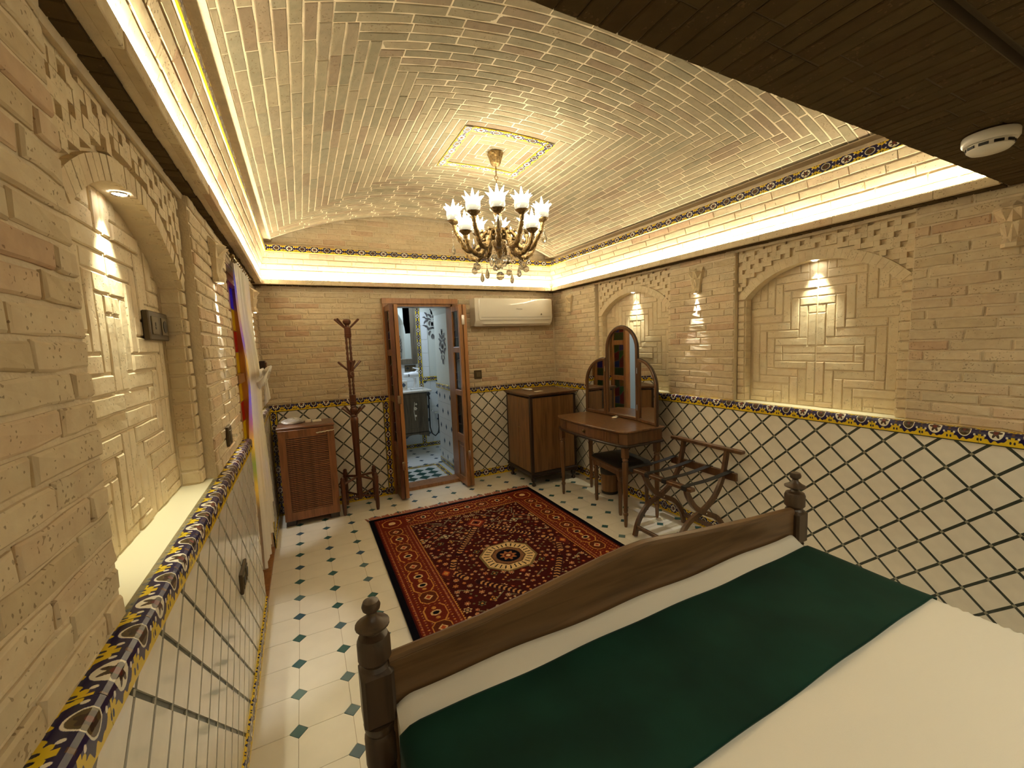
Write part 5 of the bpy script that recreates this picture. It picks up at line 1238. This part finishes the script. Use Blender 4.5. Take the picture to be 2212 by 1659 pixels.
# ------------------------------------------------------------------ curtain
def curtain():
    t = thing('curtain', 'sheer cream curtain tied with a bow over the stained glass door', 'curtain', (-.30, 3.2, 0))
    b = MB(); nu, nz = 90, 46; z0, z1 = .42, 2.02; vs = []
    for j in range(nz+1):
        z = z0+(z1-z0)*j/nz; g = math.exp(-((z-1.37)/.28)**2); low = max(0, (1.37-z)/1.16)
        ya, yb = 2.86+.15*g-.10*low, 3.50-.06*g+.06*low
        for i in range(nu+1):
            s = i/nu; amp = .013+.012*low; ph = s*2*PI*9.5
            x = amp*math.sin(ph+.5*math.sin(z*2))*(1-.5*g)+.006*math.sin(s*2*PI*23+z)+.035*g*math.sin(PI*s)+.02*low*math.sin(PI*s)
            zz = z-(.10*(1-j/nz)**8*abs(math.sin(s*PI*7))*.4 if j < 4 else 0)-(.20*(1-s) if j == 0 else .20*(1-s)*(1-j/nz)**3)
            vs.append((x-.005, ya+(yb-ya)*s-3.2, zz))
    fs = [(j*(nu+1)+i, j*(nu+1)+i+1, (j+1)*(nu+1)+i+1, (j+1)*(nu+1)+i) for j in range(nz) for i in range(nu)]
    b.add(vs, fs).build('panel', M_CURT, t, 80)
    MB().tube([(.0, -.42, 2.035), (.0, .40, 2.035)], .008, 10).sphere((0, -.43, 2.035), .014).sphere((0, .41, 2.035), .014).build('rod', M_BRONZE, t, 40)
    for k in range(9): MB().tube([(.014*math.cos(a), -.33+k*.075, 2.030+.014*math.sin(a)) for a in np.linspace(0, 2*PI, 13)], .0028, 6).build('ring', M_BRONZE, t, 40)
    def ribbon(pts, w, name):
        b = MB(); n = len(pts); vs = []
        for p, tw in pts: vs += [(p[0]-w/2*math.sin(tw), p[1], p[2]-w/2*math.cos(tw)), (p[0]+w/2*math.sin(tw), p[1], p[2]+w/2*math.cos(tw))]
        o = b.add(vs, [(2*i, 2*i+1, 2*i+3, 2*i+2) for i in range(n-1)]).build(name, M_LACE, t, 80); m = o.modifiers.new('thickness', 'SOLIDIFY'); m.thickness = .002
    ribbon([((.055, -.19, 1.37), 0), ((.06, -.05, 1.375), .2), ((.062, .08, 1.37), -.1), ((.05, .22, 1.365), 0)], .05, 'tie')
    for s, cyy in ((-1, -.02), (1, .10)):
        ribbon([((.065+.035*math.sin(a), cyy+s*(.0+.10*(1-math.cos(a))*.5), 1.36+.045*math.sin(a)-.045*(1-math.cos(a))*.5), .3*math.sin(a)) for a in np.linspace(0, 2*PI, 20)], .045, 'bow_loop')
        ribbon([((.07, cyy+s*.01*k, 1.34-.035*k), .15*k) for k in range(6)], .035, 'bow_tail')
curtain()
# ------------------------------------------------------------------ bathroom things
def bath():
    t = thing('washstand', 'dark wooden bathroom vanity with marble top seen through the doorway', 'vanity unit', (1.10, 5.785, 0))
    b = MB(); b.box((0, .02, .60), (.80, .42, .56), None, .006)
    b.build('carcass', M_BVAN, t)
    for s in (-1, 1):
        d = MB().box((s*.20-.0, -.197, .60), (.38, .018, .54), None, .004).box((s*.20, -.207, .60), (.27, .008, .42), None, .003).build('door', M_BVAN, t)
    m = MB()
    for k in range(5):
        a = k*1.26; m.sphere((.22+.014*math.cos(a), -.213, .66+.014*math.sin(a)), .012, 7, 4, sz=.9)
    m.sphere((.22, -.213, .56), .016, 7, 4); m.sphere((.235, -.213, .72), .014, 7, 4); m.tube([(.215, -.213, .75), (.20, -.213, .62), (.215, -.213, .50)], .004, 6); m.build('painted_flower', M_PAPER, t, 60)
    b = MB(); b.box((.02, -.01, .895), (.86, .50, .03), None, .008); b.build('worktop', M_MARBLE, t)
    pr = [(-.40, .32), (.40, .32)]+[(.40-.80*k/10, .25+.05*abs(math.sin(PI*k/5))) for k in range(11)]
    MB().prism(pr, -.008, .008, frame((0, -.19, 0), (1, 0, 0), (0, 0, 1), (0, -1, 0))).build('apron', M_BVAN, t)
    t = thing('bathroom_mirror', 'dark framed wall mirror in the bathroom above the washstand', 'mirror', (1.10, YK-.004, 1.70))
    b = MB()
    for s in (-1, 1): b.box((s*.365, -.016, 0), (.075, .03, .90), None, .006); b.box((0, -.016, s*.41), (.66, .03, .08), None, .006)
    b.build('frame', M_BVAN, t); MB().box((0, -.006, 0), (.68, .008, .76)).build('glass', M_MIRROR, t)
    plate('bathroom_socket', 'bronze double socket on white tiles above the washstand', 'socket', FBk @ Matrix.Translation((1.395, 1.19, 0)), .16, .09, ['socket', 'switch'])
    t = thing('hair_dryer', 'white hair dryer standing on the washstand', 'hair dryer', (1.34, 5.74, .911))
    b = MB(); Fh = frame((0, 0, .19), (0, 0, 1), (0, 1, 0), (1, 0, 0)); b.lathe([(.030, -.115), (.034, -.11), (.036, -.05), (.045, .0), (.045, .06), (.036, .085), (.010, .092)], 18, (0, 0, 0), frame((0, 0, .20), (0, 1, 0), (0, 0, 1), (1, 0, 0)))
    b.build('barrel', M_BWH, t, 40); MB().tube([(.03, 0, .17), (.045, 0, .10), (.02, 0, .02), (.01, 0, .006)], [.022, .018, .015, .014], 10).build('handle', M_BWH, t, 50); MB().tube([(.05, 0, .235), (.10, 0, .275), (.02, 0, .30)], [.016, .014, .008], 8).build('hook', M_BWH, t, 50)
    MB().box((.05, 0, .008), (.16, .07, .016), None, .006).build('stand', M_BWH, t); MB().box((-.05, -.045, .20), (.01, .003, .04)).build('button', M_BLACK, t)
    o = MB().lathe([(.03, 0), (.055, .01), (.060, .03), (.054, .031), (.03, .012), (.001, .010)], 20, cap=False).build('soap_dish', M_MARBLE, None, 40); o.location = (1.10, 5.66, .911); o['label'] = 'shallow pale soap dish at the front of the washstand'; o['category'] = 'dish'
    t = thing('tissue_box', 'patterned square box on the washstand beside the hair dryer', 'box', (1.235, 5.86, .911)); MB().box((0, 0, .06), (.10, .10, .12), None, .004).build('body', M_MARBLE, t); MB().prism([(0, -.035), (.03, 0), (0, .035), (-.03, 0)], 0, .002, frame((0, -.050, .06), (1, 0, 0), (0, 0, 1), (0, -1, 0))).build('diamond', M_BBLUE, t)
    t = thing('soap_bottle', 'dark brown pump bottle on the washstand near the door edge', 'bottle', (1.155, 5.78, .911)); MB().lathe([(.03, 0), (.032, .01), (.032, .11), (.014, .13), (.012, .14)], 16).build('body', M_WAL, t, 40); MB().lathe([(.013, .14), (.013, .155), (.005, .157), (.005, .18)], 12).box((-.012, 0, .183), (.04, .012, .008), None, .002).build('pump', M_BLACK, t, 40)
    t = thing('bidet_sprayer', 'black hand shower and hose on the bathroom back wall', 'hand shower', (1.70, YK-.002, 0))
    MB().tube([(-.075, -.045, .80), (-.072, -.055, .74), (-.072, -.05, .60), (-.072, -.045, .30), (-.05, -.05, .20), (.0, -.05, .155), (.05, -.05, .20), (.062, -.05, .28), (.062, -.05, .48)], .009, 10).build('hose', M_BLACK, t, 60)
    MB().lathe([(.020, -.012), (.030, -.008), (.032, .01), (.022, .03)], 16, (0, 0, 0), frame((-.078, -.05, .80), (1, 0, 0), (0, 0, 1), (0, -1, 0))).tube([(-.078, -.06, .80), (-.062, -.05, .72)], .013, 8).build('handset', M_BLACK, t, 40)
    MB().box((-.08, -.02, .80), (.03, .04, .04), None, .004).build('holder', M_CHROME, t)
    MB().tube([(.0, -.05, .505), (.12, -.05, .505)], .018, 12).tube([(.02, -.04, .505), (.02, -.001, .505)], .012, 8).tube([(.10, -.04, .505), (.10, -.001, .505)], .012, 8).tube([(-.02, -.055, .535), (-.045, -.06, .545)], .012, 8).build('mixer', M_CHROME, t, 40)
bath()
bpy.context.view_layer.update()
